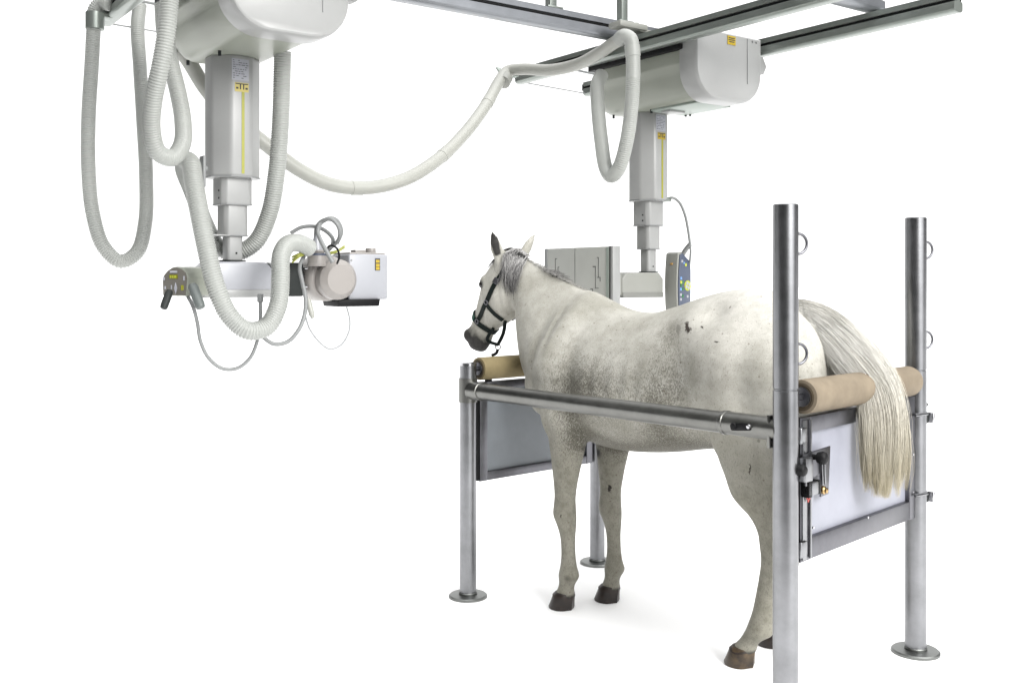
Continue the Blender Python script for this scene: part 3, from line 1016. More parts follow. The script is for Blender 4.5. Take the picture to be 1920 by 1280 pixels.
# ================================================================== corrugated hoses
def hose(label, pts, r, ridge=True, pitch=.0105, name='corrugated_hose', m=None, cuffs=(), ridge_fn=None, group='corrugated cable hoses'):
    cen = spline([P(*p) for p in pts], pitch / 4 if ridge else .012)
    n = len(cen)
    if ridge:
        shape = (0, .6, 1, .6)
        rad = []
        for i in range(n):
            f = i / (n - 1)
            amt = 1.0 if ridge_fn is None else ridge_fn(f)
            rad.append(r - .0046 * amt * (1 - shape[i % 4]))
    else:
        rad = r
    mb = MB()
    mb.tube(cen, rad, 18)
    o = mb.build(name, m or M['hose'], None, 180)
    tag(o, label, 'hose', group)
    for f in cuffs:
        i = int(f * (n - 1)); a = cen[max(0, i - 1)]; b = cen[min(n - 1, i + 1)]
        d = (b - a).normalized()
        k = MB(); k.lathe(cen[i] - d * .030, d, [(0, r - .002), (.001, r + .0018), (.058, r + .0018), (.060, r - .002)], 28)
        k.build('cuff', m or M['hose'], o, 35)
    return o
hose('corrugated hose in a long hanging loop at the far left of the photo',
     [(206, 8, 4.66), (190, 6, 4.68), (178, 20, 4.68), (176, 45, 4.67), (172, 120, 4.66), (166, 220, 4.64), (166, 320, 4.62), (174, 400, 4.62), (194, 462, 4.62), (226, 490, 4.64), (256, 474, 4.68), (272, 420, 4.74), (274, 330, 4.80), (268, 220, 4.86), (262, 120, 4.90), (258, 52, 4.93), (262, 10, 4.96)], .0335)
hose('corrugated hose in a short teardrop loop before the tube unit\'s cover',
     [(322, -30, 3.62), (318, 0, 3.62), (312, 60, 3.62), (300, 130, 3.64), (288, 185, 3.68), (284, 240, 3.74), (296, 285, 3.80), (322, 296, 3.86), (341, 272, 3.92), (343, 228, 3.98), (334, 175, 4.02), (318, 110, 4.06), (308, 55, 4.10), (305, 10, 4.12)], .0335)
hose('corrugated hose hung from an elbow and looping under the arm to the round tube head',
     [(530, 96, 4.30), (529, 140, 4.32), (526, 230, 4.36), (519, 320, 4.40), (505, 400, 4.44), (478, 455, 4.46), (440, 474, 4.46), (408, 462, 4.44), (384, 420, 4.38), (362, 360, 4.30), (346, 318, 4.22), (348, 302, 4.16), (358, 308, 4.10), (363, 340, 4.06), (374, 400, 4.02), (388, 470, 4.00), (406, 540, 4.00), (432, 594, 4.02), (466, 620, 4.04), (500, 612, 4.08), (521, 574, 4.12), (526, 520, 4.16), (527, 480, 4.20), (540, 458, 4.27), (562, 456, 4.34), (582, 466, 4.40)], .0385)
hose('smooth pale hose drooping across from the tube unit to the long bridge rail',
     [(334, 90, 4.52), (352, 112, 4.56), (384, 164, 4.62), (420, 206, 4.68), (500, 272, 4.78), (560, 318, 4.86), (620, 346, 4.95), (690, 352, 5.06), (760, 336, 5.18), (820, 300, 5.34), (870, 252, 5.54), (912, 196, 5.78), (938, 150, 5.98), (952, 134, 6.05), (980, 130, 6.02), (1030, 132, 5.92), (1080, 122, 5.80), (1120, 102, 5.62), (1160, 76, 5.42), (1176, 70, 5.36)], .0345, m=M['hose_smooth'], cuffs=(.305, .47, .632), ridge=False)
hose('pale hose hanging in a narrow loop beside the detector unit\'s cover',
     [(1160, 76, 5.34), (1170, 68, 5.30), (1182, 74, 5.28), (1186, 96, 5.28), (1187, 150, 5.28), (1183, 210, 5.30), (1174, 270, 5.32), (1160, 316, 5.36), (1146, 330, 5.40), (1136, 316, 5.44), (1127, 262, 5.48), (1121, 200, 5.52), (1120, 160, 5.56), (1128, 140, 5.62)], .0385, m=M['hose'], cuffs=(.105,), ridge_fn=lambda f: .75 if .2 < f < .52 else .22)
# clamp where the smooth hose turns onto the bridge end
cp = thing('hose_clamp', P(943, 142, 6.0), 'pale clamp holding the smooth hose at the end of the long bridge rail', 'hose clamp')
mb = MB(); mb.lathe(P(946, 150, 6.0) , (P(952, 134, 6.05) - P(938, 158, 5.95)), [(-.03, .036), (-.028, .042), (.028, .042), (.03, .036)], 28); mb.build('clamp_band', M['paint_arm'], cp, 35)
mb = MB(); mb.box(P(938, 134, 6.05), (U + Z).normalized(), V, (Z - U).normalized(), .07, .03, .012, .003); mb.box(P(960, 142, 6.10), U, V, Z, .10, .03, .03, .004); mb.build('clamp_bracket', M['plate'], cp)
cp = thing('hose_clamp', P(180, 26, 4.70), 'dark greenish clamp holding the looped hose at the end of the left bridge rails', 'hose clamp')
mb = MB(); mb.lathe(P(178, 40, 4.67), Z, [(-.04, .036), (-.038, .041), (.038, .041), (.04, .036)], 28); mb.build('clamp_band', M['alu'], cp, 35)
mb = MB(); mb.box(P(194, 26, 4.74), U, V, Z, .08, .07, .05, .006); mb.build('clamp_bracket', M['alu'], cp)
# ================================================================== the horse
HB = Vector((1.05, 4.34, 0))           # on the ground between the hind feet
HF = Vector((-0.70, 0.714, 0))         # forward
HL = Vector((-0.714, -0.70, 0))        # to its left
def HW(s, l, z):
    return HB + HF * s + HL * l + Z * z

def sgnpow(c, p):
    return math.copysign(abs(c) ** p, c)

def loft_local(rings, mbx):
    mbx._poly([[Vector(p) for p in r] for r in rings])

def catmull_rows(rows, k=4):
    """refine a table of numbers along its rows"""
    r = np.array(rows, float)
    n = len(r)
    outr = []
    for i in range(n - 1):
        a = r[max(i - 1, 0)]; b = r[i]; c = r[i + 1]; d = r[min(i + 2, n - 1)]
        for j in range(k):
            t = j / k
            outr.append(0.5 * ((2 * b) + (-a + c) * t + (2 * a - 5 * b + 4 * c - d) * t * t + (-a + 3 * b - 3 * c + d) * t ** 3))
    outr.append(r[-1])
    return np.array(outr)

NS = 36
EAR_TIP = {1: Vector((1.548, .104, 1.862)), -1: Vector((1.515, -.195, 1.856))}
body = MB()
# torso: s, top, bottom, half width, top taper, bottom taper
TORSO = [
    (-.365, 1.34, 1.16, .07, .0, .0),
    (-.345, 1.385, 1.07, .155, .2, .0),
    (-.30, 1.445, 1.00, .215, .30, .0),
    (-.22, 1.500, .95, .262, .36, .0),
    (-.12, 1.540, .91, .285, .32, .0),
    (0.00, 1.562, .885, .296, .28, .05),
    (.12, 1.555, .865, .290, .28, .10),
    (.25, 1.527, .845, .278, .24, .15),
    (.40, 1.480, .815, .285, .20, .20),
    (.55, 1.447, .795, .300, .22, .25),
    (.70, 1.458, .785, .300, .32, .28),
    (.82, 1.500, .790, .282, .48, .30),
    (.92, 1.537, .805, .262, .60, .30),
    (1.00, 1.548, .83, .250, .64, .25),
    (1.08, 1.535, .87, .240, .55, .20),
    (1.16, 1.490, .93, .220, .40, .15),
    (1.23, 1.42, 1.01, .180, .30, .10),
    (1.28, 1.33, 1.10, .110, .20, .05),
]
rings = []
for s, zt, zb, hw, tw, bw in catmull_rows(TORSO):
    zc = zb + .46 * (zt - zb)
    ring = []
    for k in range(NS):
        a = 2 * math.pi * k / NS
        c, n_ = math.cos(a), math.sin(a)
        cc, ss = sgnpow(c, .88), sgnpow(n_, .88)
        h = (zt - zc) if ss > 0 else (zc - zb)
        fac = 1 - tw * max(ss, 0) ** 1.6 - bw * max(-ss, 0) ** 1.6
        ring.append((s, hw * cc * fac, zc + h * ss))
    rings.append(ring)
loft_local(rings, body)

def loft_tb(rows, pw=.92, nseg=28):
    """rows: top s, top z, bottom s, bottom z, half width, top taper"""
    rr = []
    for ts, tz, bs, bz, hw, tw in catmull_rows(rows):
        T = Vector((ts, 0, tz)); B = Vector((bs, 0, bz))
        c0 = T * .45 + B * .55
        ring = []
        for k in range(nseg):
            a = 2 * math.pi * k / nseg
            cc, ss = sgnpow(math.cos(a), pw), sgnpow(math.sin(a), pw)
            fac = 1 - tw * max(ss, 0) ** 1.5
            p = c0 + (T - c0) * max(ss, 0) + (B - c0) * max(-ss, 0) + Vector((0, hw * cc * fac, 0))
            ring.append(p)
        rr.append(ring)
    loft_local(rr, body)
# neck
loft_tb([
    (.86, 1.50, 1.20, .93, .215, .5),
    (.96, 1.540, 1.28, 1.02, .200, .55),
    (1.05, 1.572, 1.345, 1.12, .175, .6),
    (1.16, 1.612, 1.385, 1.22, .140, .6),
    (1.27, 1.655, 1.405, 1.31, .112, .55),
    (1.37, 1.702, 1.43, 1.395, .094, .5),
    (1.45, 1.742, 1.465, 1.46, .084, .4),
    (1.50, 1.752, 1.52, 1.53, .07, .3),
])
# head along its own axis
HP0 = Vector((1.475, 0, 1.700)); HD = Vector((.5, 0, -.866)); HE = Vector((.866, 0, .5))
def head_pt(d, e, l):
    q = HP0 + HD * d + HE * e
    return Vector((q.x, l, q.z))
HEAD = [  # d, front, back, half width, front taper
    (-.050, .020, -.040, .030, .0),
    (-.035, .060, -.075, .060, .1),
    (.02, .098, -.105, .078, .2),
    (.08, .122, -.130, .092, .2),
    (.14, .135, -.148, .107, .2),
    (.20, .138, -.156, .110, .25),
    (.26, .133, -.146, .101, .32),
    (.32, .127, -.112, .086, .36),
    (.38, .122, -.070, .066, .36),
    (.44, .116, -.048, .058, .32),
    (.49, .112, -.048, .060, .22),
    (.53, .100, -.042, .057, .15),
    (.560, .080, -.028, .047, .1),
    (.578, .060, .015, .026, .0),
]
rings = []
for d, fr, bk, hw, tw in catmull_rows(HEAD):
    ring = []
    ec = bk + .52 * (fr - bk)
    for k in range(28):
        a = 2 * math.pi * k / 28
        cc, ss = sgnpow(math.cos(a), .85), sgnpow(math.sin(a), .85)
        e = ec + (fr - ec) * max(ss, 0) - (ec - bk) * max(-ss, 0)
        ring.append(head_pt(d, e, hw * cc * (1 - tw * max(ss, 0) ** 1.5 - .35 * max(-ss, 0) ** 1.5)))
    rings.append(ring)
loft_local(rings, body)

def ell(c, r, axis_rot=None):
    t = bmesh.new()
    bmesh.ops.create_icosphere(t, subdivisions=3, radius=1)
    R = axis_rot if axis_rot is not None else Matrix.Identity(3)
    for v in t.verts:
        v.co = Vector(c) + R @ Vector((v.co.x * r[0], v.co.y * r[1], v.co.z * r[2]))
    body.merge(t)

for sg in (1, -1):
    # cheek, brow, nostril
    ell(head_pt(.17, -.045, sg * .052), (.088, .056, .115), Matrix.Rotation(math.radians(-30), 3, 'Y'))
    ell(head_pt(.178, .072, sg * .080), (.038, .024, .045))
    ell(head_pt(.515, .080, sg * .040), (.035, .026, .038))
    # shoulder, point of shoulder, upper arm
    ell((1.13, sg * .125, 1.08), (.125, .085, .16))
    ell((.955, sg * .165, .965), (.125, .085, .17), Matrix.Rotation(math.radians(-22), 3, 'Y'))
    # point of hip, buttock
    ell((-.225, sg * .130, 1.19), (.135, .120, .20))
    ell((-.03, sg * .18, 1.05), (.15, .105, .22), Matrix.Rotation(math.radians(-15), 3, 'Y'))
    # ears
    base = Vector((1.518, sg * .074, 1.705)) if sg > 0 else Vector((1.512, -.080, 1.712))
    tip = EAR_TIP[sg]
    ax = (tip - base).normalized()
    side = Vector((-.10, 1, 0)) if sg < 0 else Vector((.72, .62, 0))
    side = (side - ax * side.dot(ax)).normalized()
    thick = ax.cross(side)
    er = []
    for t, wv, th in ((-.15, .026, .024), (.08, .030, .024), (.30, .034, .019), (.52, .033, .016), (.72, .025, .012), (.88, .013, .008), (.97, .006, .005), (1.0, .003, .003)):
        er.append([base + (tip - base) * t + side * wv * math.cos(a) + thick * th * math.sin(a) for a in [2 * math.pi * k / 14 for k in range(14)]])
    loft_local(er, body)

def leg(rows):
    rr = []
    for s, l, z, hd, hl in catmull_rows(rows):
        rr.append([(s + hd * math.cos(a), l + hl * math.sin(a), z) for a in [2 * math.pi * k / 20 for k in range(20)]])
    loft_local(rr, body)
def fore(s0, l0, sg):
    leg([
        (s0 + .06, l0 - sg * .01, 1.08, .13, .075),
        (s0 + .02, l0 - sg * .00, .98, .135, .080),
        (s0 - .005, l0, .88, .118, .078),
        (s0 + .0, l0, .78, .096, .070),
        (s0 + .010, l0, .66, .073, .058),
        (s0 + .015, l0, .56, .058, .049),
        (s0 + .018, l0, .50, .057, .054),
        (s0 + .018, l0, .455, .060, .057),
        (s0 + .006, l0, .41, .050, .048),
        (s0 - .002, l0, .35, .040, .036),
        (s0 - .006, l0, .27, .038, .033),
        (s0 - .008, l0, .205, .046, .039),
        (s0 - .010, l0, .168, .056, .048),
        (s0 + .001, l0, .130, .042, .039),
        (s0 + .010, l0, .100, .041, .039),
        (s0 + .015, l0, .075, .050, .048),
        (s0 + .018, l0, .055, .047, .045),
    ])
def hind(s0, l0, sg):
    k = 1.0 if sg > 0 else .5          # the far leg stands straighter
    leg([
        (-.07, l0 - sg * .03, 1.16, .23, .125),
        (-.08, l0 - sg * .02, 1.05, .222, .125),
        (-.075, l0 - sg * .01, .95, .185, .118),
        (-.075, l0, .86, .158, .105),
        (-.085, l0, .78, .132, .092),
        (-.100, l0, .70, .112, .080),
        (s0 - .115 * k, l0, .63, .083, .062),
        (s0 - .150 * k, l0, .57, .082, .055),
        (s0 - .158 * k, l0, .52, .080, .058),
        (s0 - .146 * k, l0, .46, .060, .053),
        (s0 - .130 * k, l0, .40, .052, .046),
        (s0 - .108 * k, l0, .32, .046, .040),
        (s0 - .090 * k, l0, .24, .046, .041),
        (s0 - .078 * k, l0, .190, .052, .046),
        (s0 - .072 * k, l0, .155, .060, .052),
        (s0 - .036, l0, .120, .046, .043),
        (s0 - .014, l0, .095, .045, .043),
        (s0 - .002, l0, .074, .052, .050),
        (s0 + .002, l0, .055, .047, .045),
    ])
FEET = [('fore', .962, .150, 1), ('fore', .880, -.095, -1), ('hind', -.035, .155, 1), ('hind', -.005, -.140, -1)]
for kind_, s0, l0, sg in FEET:
    (fore if kind_ == 'fore' else hind)(s0, l0, sg)
# tail dock
dk = []
for q, r in (((-.20, 0, 1.43), .045), ((-.28, 0, 1.436), .034), ((-.34, 0, 1.418), .028), ((-.39, -.02, 1.40), .028), ((-.42, -.03, 1.37), .014)):
    dk.append([(q[0], q[1] + r * math.cos(a), q[2] + r * math.sin(a)) for a in [2 * math.pi * k / 14 for k in range(14)]])
loft_local(dk, body)

bmesh.ops.recalc_face_normals(body.bm, faces=list(body.bm.faces))
tmp = bpy.data.meshes.new('horse_raw')
body.bm.to_mesh(tmp)
body.bm.free()
tob = bpy.data.objects.new('horse_raw', tmp)
COL.objects.link(tob)
md = tob.modifiers.new('remesh', 'REMESH')
md.mode = 'VOXEL'
md.voxel_size = 0.0105
md.use_smooth_shade = True
sm = tob.modifiers.new('smooth', 'SMOOTH')
sm.factor = 0.5
sm.iterations = 7
dg = bpy.context.evaluated_depsgraph_get()
hme = bpy.data.meshes.new_from_object(tob.evaluated_get(dg))
bpy.data.objects.remove(tob)
nv = len(hme.vertices)
L3 = np.empty(nv * 3)
hme.vertices.foreach_get('co', L3)
L3 = L3.reshape(-1, 3)                       # s, l, z
N3 = np.empty(nv * 3)
hme.vertex_normals.foreach_get('vector', N3)
N3 = N3.reshape(-1, 3)

# ---- gentle muscle relief, along the normal
def gauss(c, r):
    d = (L3 - np.array(c)) / np.array(r)
    return np.exp(-(d ** 2).sum(1))
disp = np.zeros(nv)
for sg in (1, -1):
    disp += .030 * gauss((1.01, sg * .20, 1.16), (.11, .16, .22)) + .016 * gauss((.93, sg * .18, 1.42), (.07, .12, .12))
    disp += .014 * gauss((.21, sg * .23, 1.415), (.085, .12, .070))
    disp += -.010 * gauss((.09, sg * .25, 1.47), (.06, .12, .05))
    disp += -.010 * gauss((.86, sg * .27, 1.12), (.05, .12, .22))      # groove behind the shoulder
    disp += -.012 * gauss((1.10, sg * .2, 1.30), (.05, .12, .16))      # neck to shoulder groove
    disp += -.020 * gauss((.22, sg * .27, 1.12), (.07, .12, .16))      # flank hollow
    disp += -.012 * gauss((.14, sg * .24, .98), (.05, .15, .12))
    disp += .010 * gauss((.02, sg * .30, 1.30), (.14, .12, .12))
    disp += -.010 * gauss((-.10, sg * .29, 1.12), (.06, .12, .2))
    disp += -.014 * gauss((1.42, sg * .09, 1.50), (.05, .08, .08))
    disp += -.010 * gauss((1.00, sg * .20, .90), (.03, .1, .06))
    disp += -.007 * gauss((1.015, sg * .22, 1.36), (.022, .12, .14))       # shoulder blade edge
    disp += -.008 * gauss((1.13, sg * .22, 1.20), (.025, .12, .12))
    disp += -.007 * gauss((.90, sg * .24, .99), (.10, .12, .022))          # above the elbow
    disp += .007 * gauss((.96, sg * .22, .93), (.05, .12, .06))
    disp += -.006 * gauss((-.16, sg * .20, .86), (.022, .12, .12))         # gaskin
    disp += .006 * gauss((-.06, sg * .24, .80), (.05, .12, .09))
    disp += -.006 * gauss((1.50, sg * .09, 1.50), (.015, .05, .09))        # cheek edge
    disp += -.005 * gauss((1.66, sg * .07, 1.40), (.025, .04, .08))
    for q in range(5):                                                    # ribs, barely
        disp += .0025 * gauss((.40 + q * .085, sg * .3, 1.05), (.022, .1, .22))
disp += -.030 * gauss((-.35, 0, 1.24), (.10, .035, .16))                  # between the buttocks
L3 = L3 + N3 * disp[:, None] * 1.9

# ---- coat colour patches: R dark skin and painted tail shade, G dark flecked coat and painted belly shade, B painted rump highlight
R = np.zeros(nv); G = np.zeros(nv); Bc = np.zeros(nv)
def g2(c, r):
    return gauss(c, r)
hd = L3 - np.array([HP0.x, 0, HP0.z])
dh = hd[:, 0] * HD.x + hd[:, 2] * HD.z
eh = hd[:, 0] * HE.x + hd[:, 2] * HE.z
onhead = (L3[:, 2] > 1.15) & (L3[:, 0] > 1.40)
muz = np.clip((dh - .425 - .30 * np.clip(eh - .06, 0, 1)) / .11, 0, 1) * onhead
R = np.maximum(R, muz)
for sg in (1, -1):
    R = np.maximum(R, 1.0 * g2((head_pt(.193, .082, sg * .092)), (.026, .03, .022)))
# dark inside of the near ear, open to the left and back
base = Vector((1.518, .074, 1.705)); tip = EAR_TIP[1]
axv = np.array(tip - base); tt = ((L3 - np.array(base)) @ axv) / (axv @ axv)
rad = np.linalg.norm(L3 - (np.array(base) + tt[:, None] * axv), axis=1)
earm = np.clip((tt - .10) / .08, 0, 1) * np.clip((.98 - tt) / .06, 0, 1) * np.clip((.0275 - rad) / .009, 0, 1) * (L3[:, 1] > .03)
opend = N3 @ np.array((-.60, .80, 0.0))
R = np.maximum(R, earm * np.clip((opend - .35) / .25, 0, 1))
for sg in (1, -1):
    G += .72 * g2((.72, sg * .28, 1.08), (.24, .16, .16))
    G += .55 * g2((.85, sg * .26, .98), (.09, .15, .14))
    G += .60 * g2((.36, sg * .28, .98), (.08, .15, .13))
    G += .50 * g2((.27, sg * .28, 1.13), (.12, .15, .15))
    G += .35 * g2((.30, sg * .26, 1.36), (.07, .12, .09))
    G += .8 * g2((.80, sg * .12, .84), (.12, .16, .06))
G += .95 * g2((.60, 0, .80), (.38, .27, .09))  # belly flecks deepened, underside shade painted into the coat
G += .95 * g2((.25, 0, .86), (.25, .27, .09))  # same painted belly shade towards the flank
G += .12 * np.clip((1.0 - L3[:, 2]) / .5, 0, 1)  # painted shade gains strength down the legs
G += .34
R = np.maximum(R, .75 * g2((.93, -.10, .74), (.03, .2, .03)) * (L3[:, 1] < 0))     # chestnuts on the inner legs
R = np.maximum(R, .8 * g2((.985 - .055, .150, .165), (.02, .05, .02)))
R = np.maximum(R, .7 * g2((.985 + .05, .19, .075), (.05, .05, .012)))
Bc += np.clip((L3[:, 2] - 1.25) / .3, 0, 1) * np.clip((.3 - L3[:, 0]) / .3, 0, 1)  # top of the rump painted paler, as a highlight
R = np.maximum(R, .9 * g2((-.40, 0.0, 1.22), (.08, .035, .2)))               # shade under the tail, painted as dark coat

for i in range(4):
    kind_, s0, l0, sg = FEET[i]
    m_ = (np.hypot(L3[:, 0] - s0, L3[:, 1] - l0) < .2)
    R = np.maximum(R, np.where(m_, .55 * np.clip((.088 - L3[:, 2]) / .02, 0, 1), 0))

WS = np.array(HB)[None, :] + L3[:, :1] * np.array(HF)[None, :] + L3[:, 1:2] * np.array(HL)[None, :] + L3[:, 2:3] * np.array(Z)[None, :]
hme.vertices.foreach_set('co', WS.ravel())
hme.update()
ca = hme.color_attributes.new('coat', 'FLOAT_COLOR', 'POINT')
cd = np.ones((nv, 4)); cd[:, 0] = R; cd[:, 1] = np.clip(G, 0, 1.2); cd[:, 2] = Bc
ca.data.foreach_set('color', cd.ravel())
hme.flip_normals() if hme.polygons[0].normal.dot(hme.polygons[0].center - HW(.5, 0, 1.1)) < -1e9 else None

HORG = Vector((0.72, 4.66, 0))
bvh_v = [Vector(c) for c in WS]
hbvh = BVHTree.FromPolygons(bvh_v, [tuple(p.vertices) for p in hme.polygons])
def hit_px(px, py):
    o = Vector((0, 0, CZ))
    d = (P(px, py, 1.0) - o).normalized()
    h = hbvh.ray_cast(o, d)
    return h

# ---- coat material
def coat_material(marks):
    m = bpy.data.materials.new('grey_horse_coat')
    m.use_nodes = True
    t = m.node_tree
    b = t.nodes['Principled BSDF']
    N = lambda ty, **kw: [setattr(n, k, v) for n in [t.nodes.new(ty)] for k, v in kw.items()] and t.nodes[-1] or t.nodes[-1]
    lk = t.links.new
    def new(ty):
        return t.nodes.new(ty)
    tcn = new('ShaderNodeTexCoord')
    at = new('ShaderNodeVertexColor'); at.layer_name = 'coat'
    sp = new('ShaderNodeSeparateColor'); lk(at.outputs['Color'], sp.inputs[0])
    def noise(scale, detail=3, rough=.6, mp=None, dist=0):
        n = new('ShaderNodeTexNoise')
        n.inputs['Scale'].default_value = scale
        n.inputs['Detail'].default_value = detail
        n.inputs['Roughness'].default_value = rough
        n.inputs['Distortion'].default_value = dist
        if mp:
            q = new('ShaderNodeMapping'); q.inputs['Scale'].default_value = mp
            lk(tcn.outputs['Object'], q.inputs[0]); lk(q.outputs[0], n.inputs['Vector'])
        else:
            lk(tcn.outputs['Object'], n.inputs['Vector'])
        return n.outputs['Fac']
    def rng_(v, a, c, lo=0., hi=1.):
        r = new('ShaderNodeMapRange')
        r.inputs['From Min'].default_value = a; r.inputs['From Max'].default_value = c
        r.inputs['To Min'].default_value = lo; r.inputs['To Max'].default_value = hi
        lk(v, r.inputs['Value'])
        return r.outputs[0]
    def mth(op, a, c=None, clamp=False):
        r = new('ShaderNodeMath'); r.operation = op; r.use_clamp = clamp
        for i, v in enumerate((a, c)):
            if v is None: continue
            if isinstance(v, (int, float)): r.inputs[i].default_value = v
            else: lk(v, r.inputs[i])
        return r.outputs[0]
    def mixc(f, a, c):
        r = new('ShaderNodeMix'); r.data_type = 'RGBA'
        lk(f, r.inputs['Factor']) if not isinstance(f, float) else None
        for k, v in (('A', a), ('B', c)):
            s_ = [i for i in r.inputs if i.name == k and i.type == 'RGBA'][0]
            if isinstance(v, tuple): s_.default_value = (*v, 1)
            else: lk(v, s_)
        return [o for o in r.outputs if o.type == 'RGBA'][0]
    Rm, Gm, Bm = sp.outputs[0], sp.outputs[1], sp.outputs[2]
    big = noise(5.0, 5, .6)
    mid = noise(26.0, 4, .65)
    streak = noise(1.0, 3, .7, (230, 230, 95), .6)
    fine = noise(1.0, 2, .6, (520, 520, 200), .5)
    c0 = mixc(rng_(big, .35, .65), COAT_A, COAT_B)
    c0 = mixc(mth('MULTIPLY', Bm, .7), c0, COAT_C)  # painted rump highlight goes into the coat colour
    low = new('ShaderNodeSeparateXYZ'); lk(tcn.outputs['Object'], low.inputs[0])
    c0 = mixc(mth('MULTIPLY', rng_(low.outputs[2], 1.08, .70), .88), c0, mixc(rng_(mid, .35, .65), (.145, .138, .106), (.245, .236, .195)))  # darker leg coat, plus shade painted over the lower body
    # soft grey dapple
    dap = mth('MULTIPLY', rng_(mid, .42, .66), mth('MULTIPLY', Gm, .65), True)
    c0 = mixc(dap, c0, (.195, .187, .153))
    # dark flecks: streaky hairs where G is strong
    thr = mth('SUBTRACT', .635, mth('MULTIPLY', Gm, .22))
    fl = mth('MULTIPLY', mth('SUBTRACT', streak, thr), 9.0, True)
    fl = mth('MULTIPLY', fl, mth('ADD', mth('MULTIPLY', Gm, .60), .22), True)
    c0 = mixc(fl, c0, (.075, .070, .055))
    ff = mth('MULTIPLY', rng_(fine, .52, .72), mth('ADD', mth('MULTIPLY', Gm, .25), .20), True)
    c0 = mixc(ff, c0, (.17, .16, .13))
    # flea-bitten specks
    vo = new('ShaderNodeTexVoronoi'); vo.inputs['Scale'].default_value = 34
    lk(tcn.outputs['Object'], vo.inputs['Vector'])
    sc_ = new('ShaderNodeSeparateColor'); lk(vo.outputs['Color'], sc_.inputs[0])
    spk = mth('MULTIPLY', rng_(vo.outputs['Distance'], .10, .18, 1, 0), mth('GREATER_THAN', sc_.outputs[0], .74))
    c0 = mixc(mth('MULTIPLY', spk, .55), c0, (.10, .075, .055))
    # dark skin, and the painted shade under the tail
    dk_ = mth('ADD', Rm, mth('MULTIPLY', mth('SUBTRACT', mid, .5), mth('MULTIPLY', Rm, 1.2)), True)
    dk_ = mth('MULTIPLY', rng_(dk_, .16, .60), rng_(mid, .25, .75, 1.0, .90))
    c0 = mixc(dk_, c0, (.013, .012, .012))
    # scars
    wob = new('ShaderNodeTexNoise'); wob.inputs['Scale'].default_value = 55
    lk(tcn.outputs['Object'], wob.inputs['Vector'])
    ws = new('ShaderNodeVectorMath'); ws.operation = 'SUBTRACT'; lk(wob.outputs['Color'], ws.inputs[0]); ws.inputs[1].default_value = (.5, .5, .5)
    wm = new('ShaderNodeVectorMath'); wm.operation = 'SCALE'; lk(ws.outputs[0], wm.inputs[0]); wm.inputs['Scale'].default_value = .022
    pa = new('ShaderNodeVectorMath'); pa.operation = 'ADD'; lk(tcn.outputs['Object'], pa.inputs[0]); lk(wm.outputs[0], pa.inputs[1])
    for (c, hx, vx, tilt, alpha, colr) in marks:
        d = new('ShaderNodeVectorMath'); d.operation = 'SUBTRACT'; lk(pa.outputs[0], d.inputs[0]); d.inputs[1].default_value = c
        mp = new('ShaderNodeMapping')
        mp.inputs['Rotation'].default_value = (0, math.radians(tilt), 0)
        mp.inputs['Scale'].default_value = (1.25 / hx, 1 / .04, 1.2 / vx)
        lk(d.outputs[0], mp.inputs[0])
        ln = new('ShaderNodeVectorMath'); ln.operation = 'LENGTH'; lk(mp.outputs[0], ln.inputs[0])
        mk = rng_(ln.outputs['Value'], .75, 1.15, alpha, 0.)
        c0 = mixc(mk, c0, colr)
    lk(c0, b.inputs['Base Color'])
    b.inputs['Roughness'].default_value = .58
    b.inputs['Specular IOR Level'].default_value = .18
    b.inputs['Sheen Weight'].default_value = .04
    b.inputs['Sheen Roughness'].default_value = .5
    bp = new('ShaderNodeBump'); bp.inputs['Strength'].default_value = .45; bp.inputs['Distance'].default_value = .004
    hh = mth('ADD', streak, mth('MULTIPLY', mid, .8))
    hh = mth('ADD', hh, mth('MULTIPLY', fine, .6))
    lk(hh, bp.inputs['Height'])
    lk(bp.outputs[0], b.inputs['Normal'])
    return m
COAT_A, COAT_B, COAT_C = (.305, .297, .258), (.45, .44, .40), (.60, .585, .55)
MARKS = []
for px, py, hx, vx, tilt, al, colr in (
        (1289, 613, .010, .032, 8, .95, (.025, .016, .012)),
        (1272, 617, .011, .028, 0, .40, (.07, .06, .05)),
        (1296, 617, .007, .008, 0, .8, (.04, .03, .025)),
        (1317, 614, .006, .006, 0, .9, (.03, .022, .018)),
        (1343, 640, .011, .006, -30, .9, (.025, .02, .018)),
        (1406, 880, .004, .028, -28, .9, (.03, .025, .02)),
        (1369, 576, .006, .006, 0, .6, (.05, .03, .025)),
        (1143, 916, .012, .020, 0, .95, (.015, .012, .010)),
        (1052, 967, .006, .013, 0, .8, (.03, .025, .02)),
        (1422, 826, .008, .008, 0, .5, (.06, .05, .04)),
        (1095, 840, .015, .015, 0, .6, (.03, .025, .02))):
    h = hit_px(px, py)
    if h[0] is not None:
        MARKS.append((h[0] - HORG, hx, vx, tilt, al, colr))
M['coat'] = coat_material(MARKS)
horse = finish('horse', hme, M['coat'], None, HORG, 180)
tag(horse, 'white flea-bitten grey horse standing in the steel stocks, seen from its left rear', 'horse')

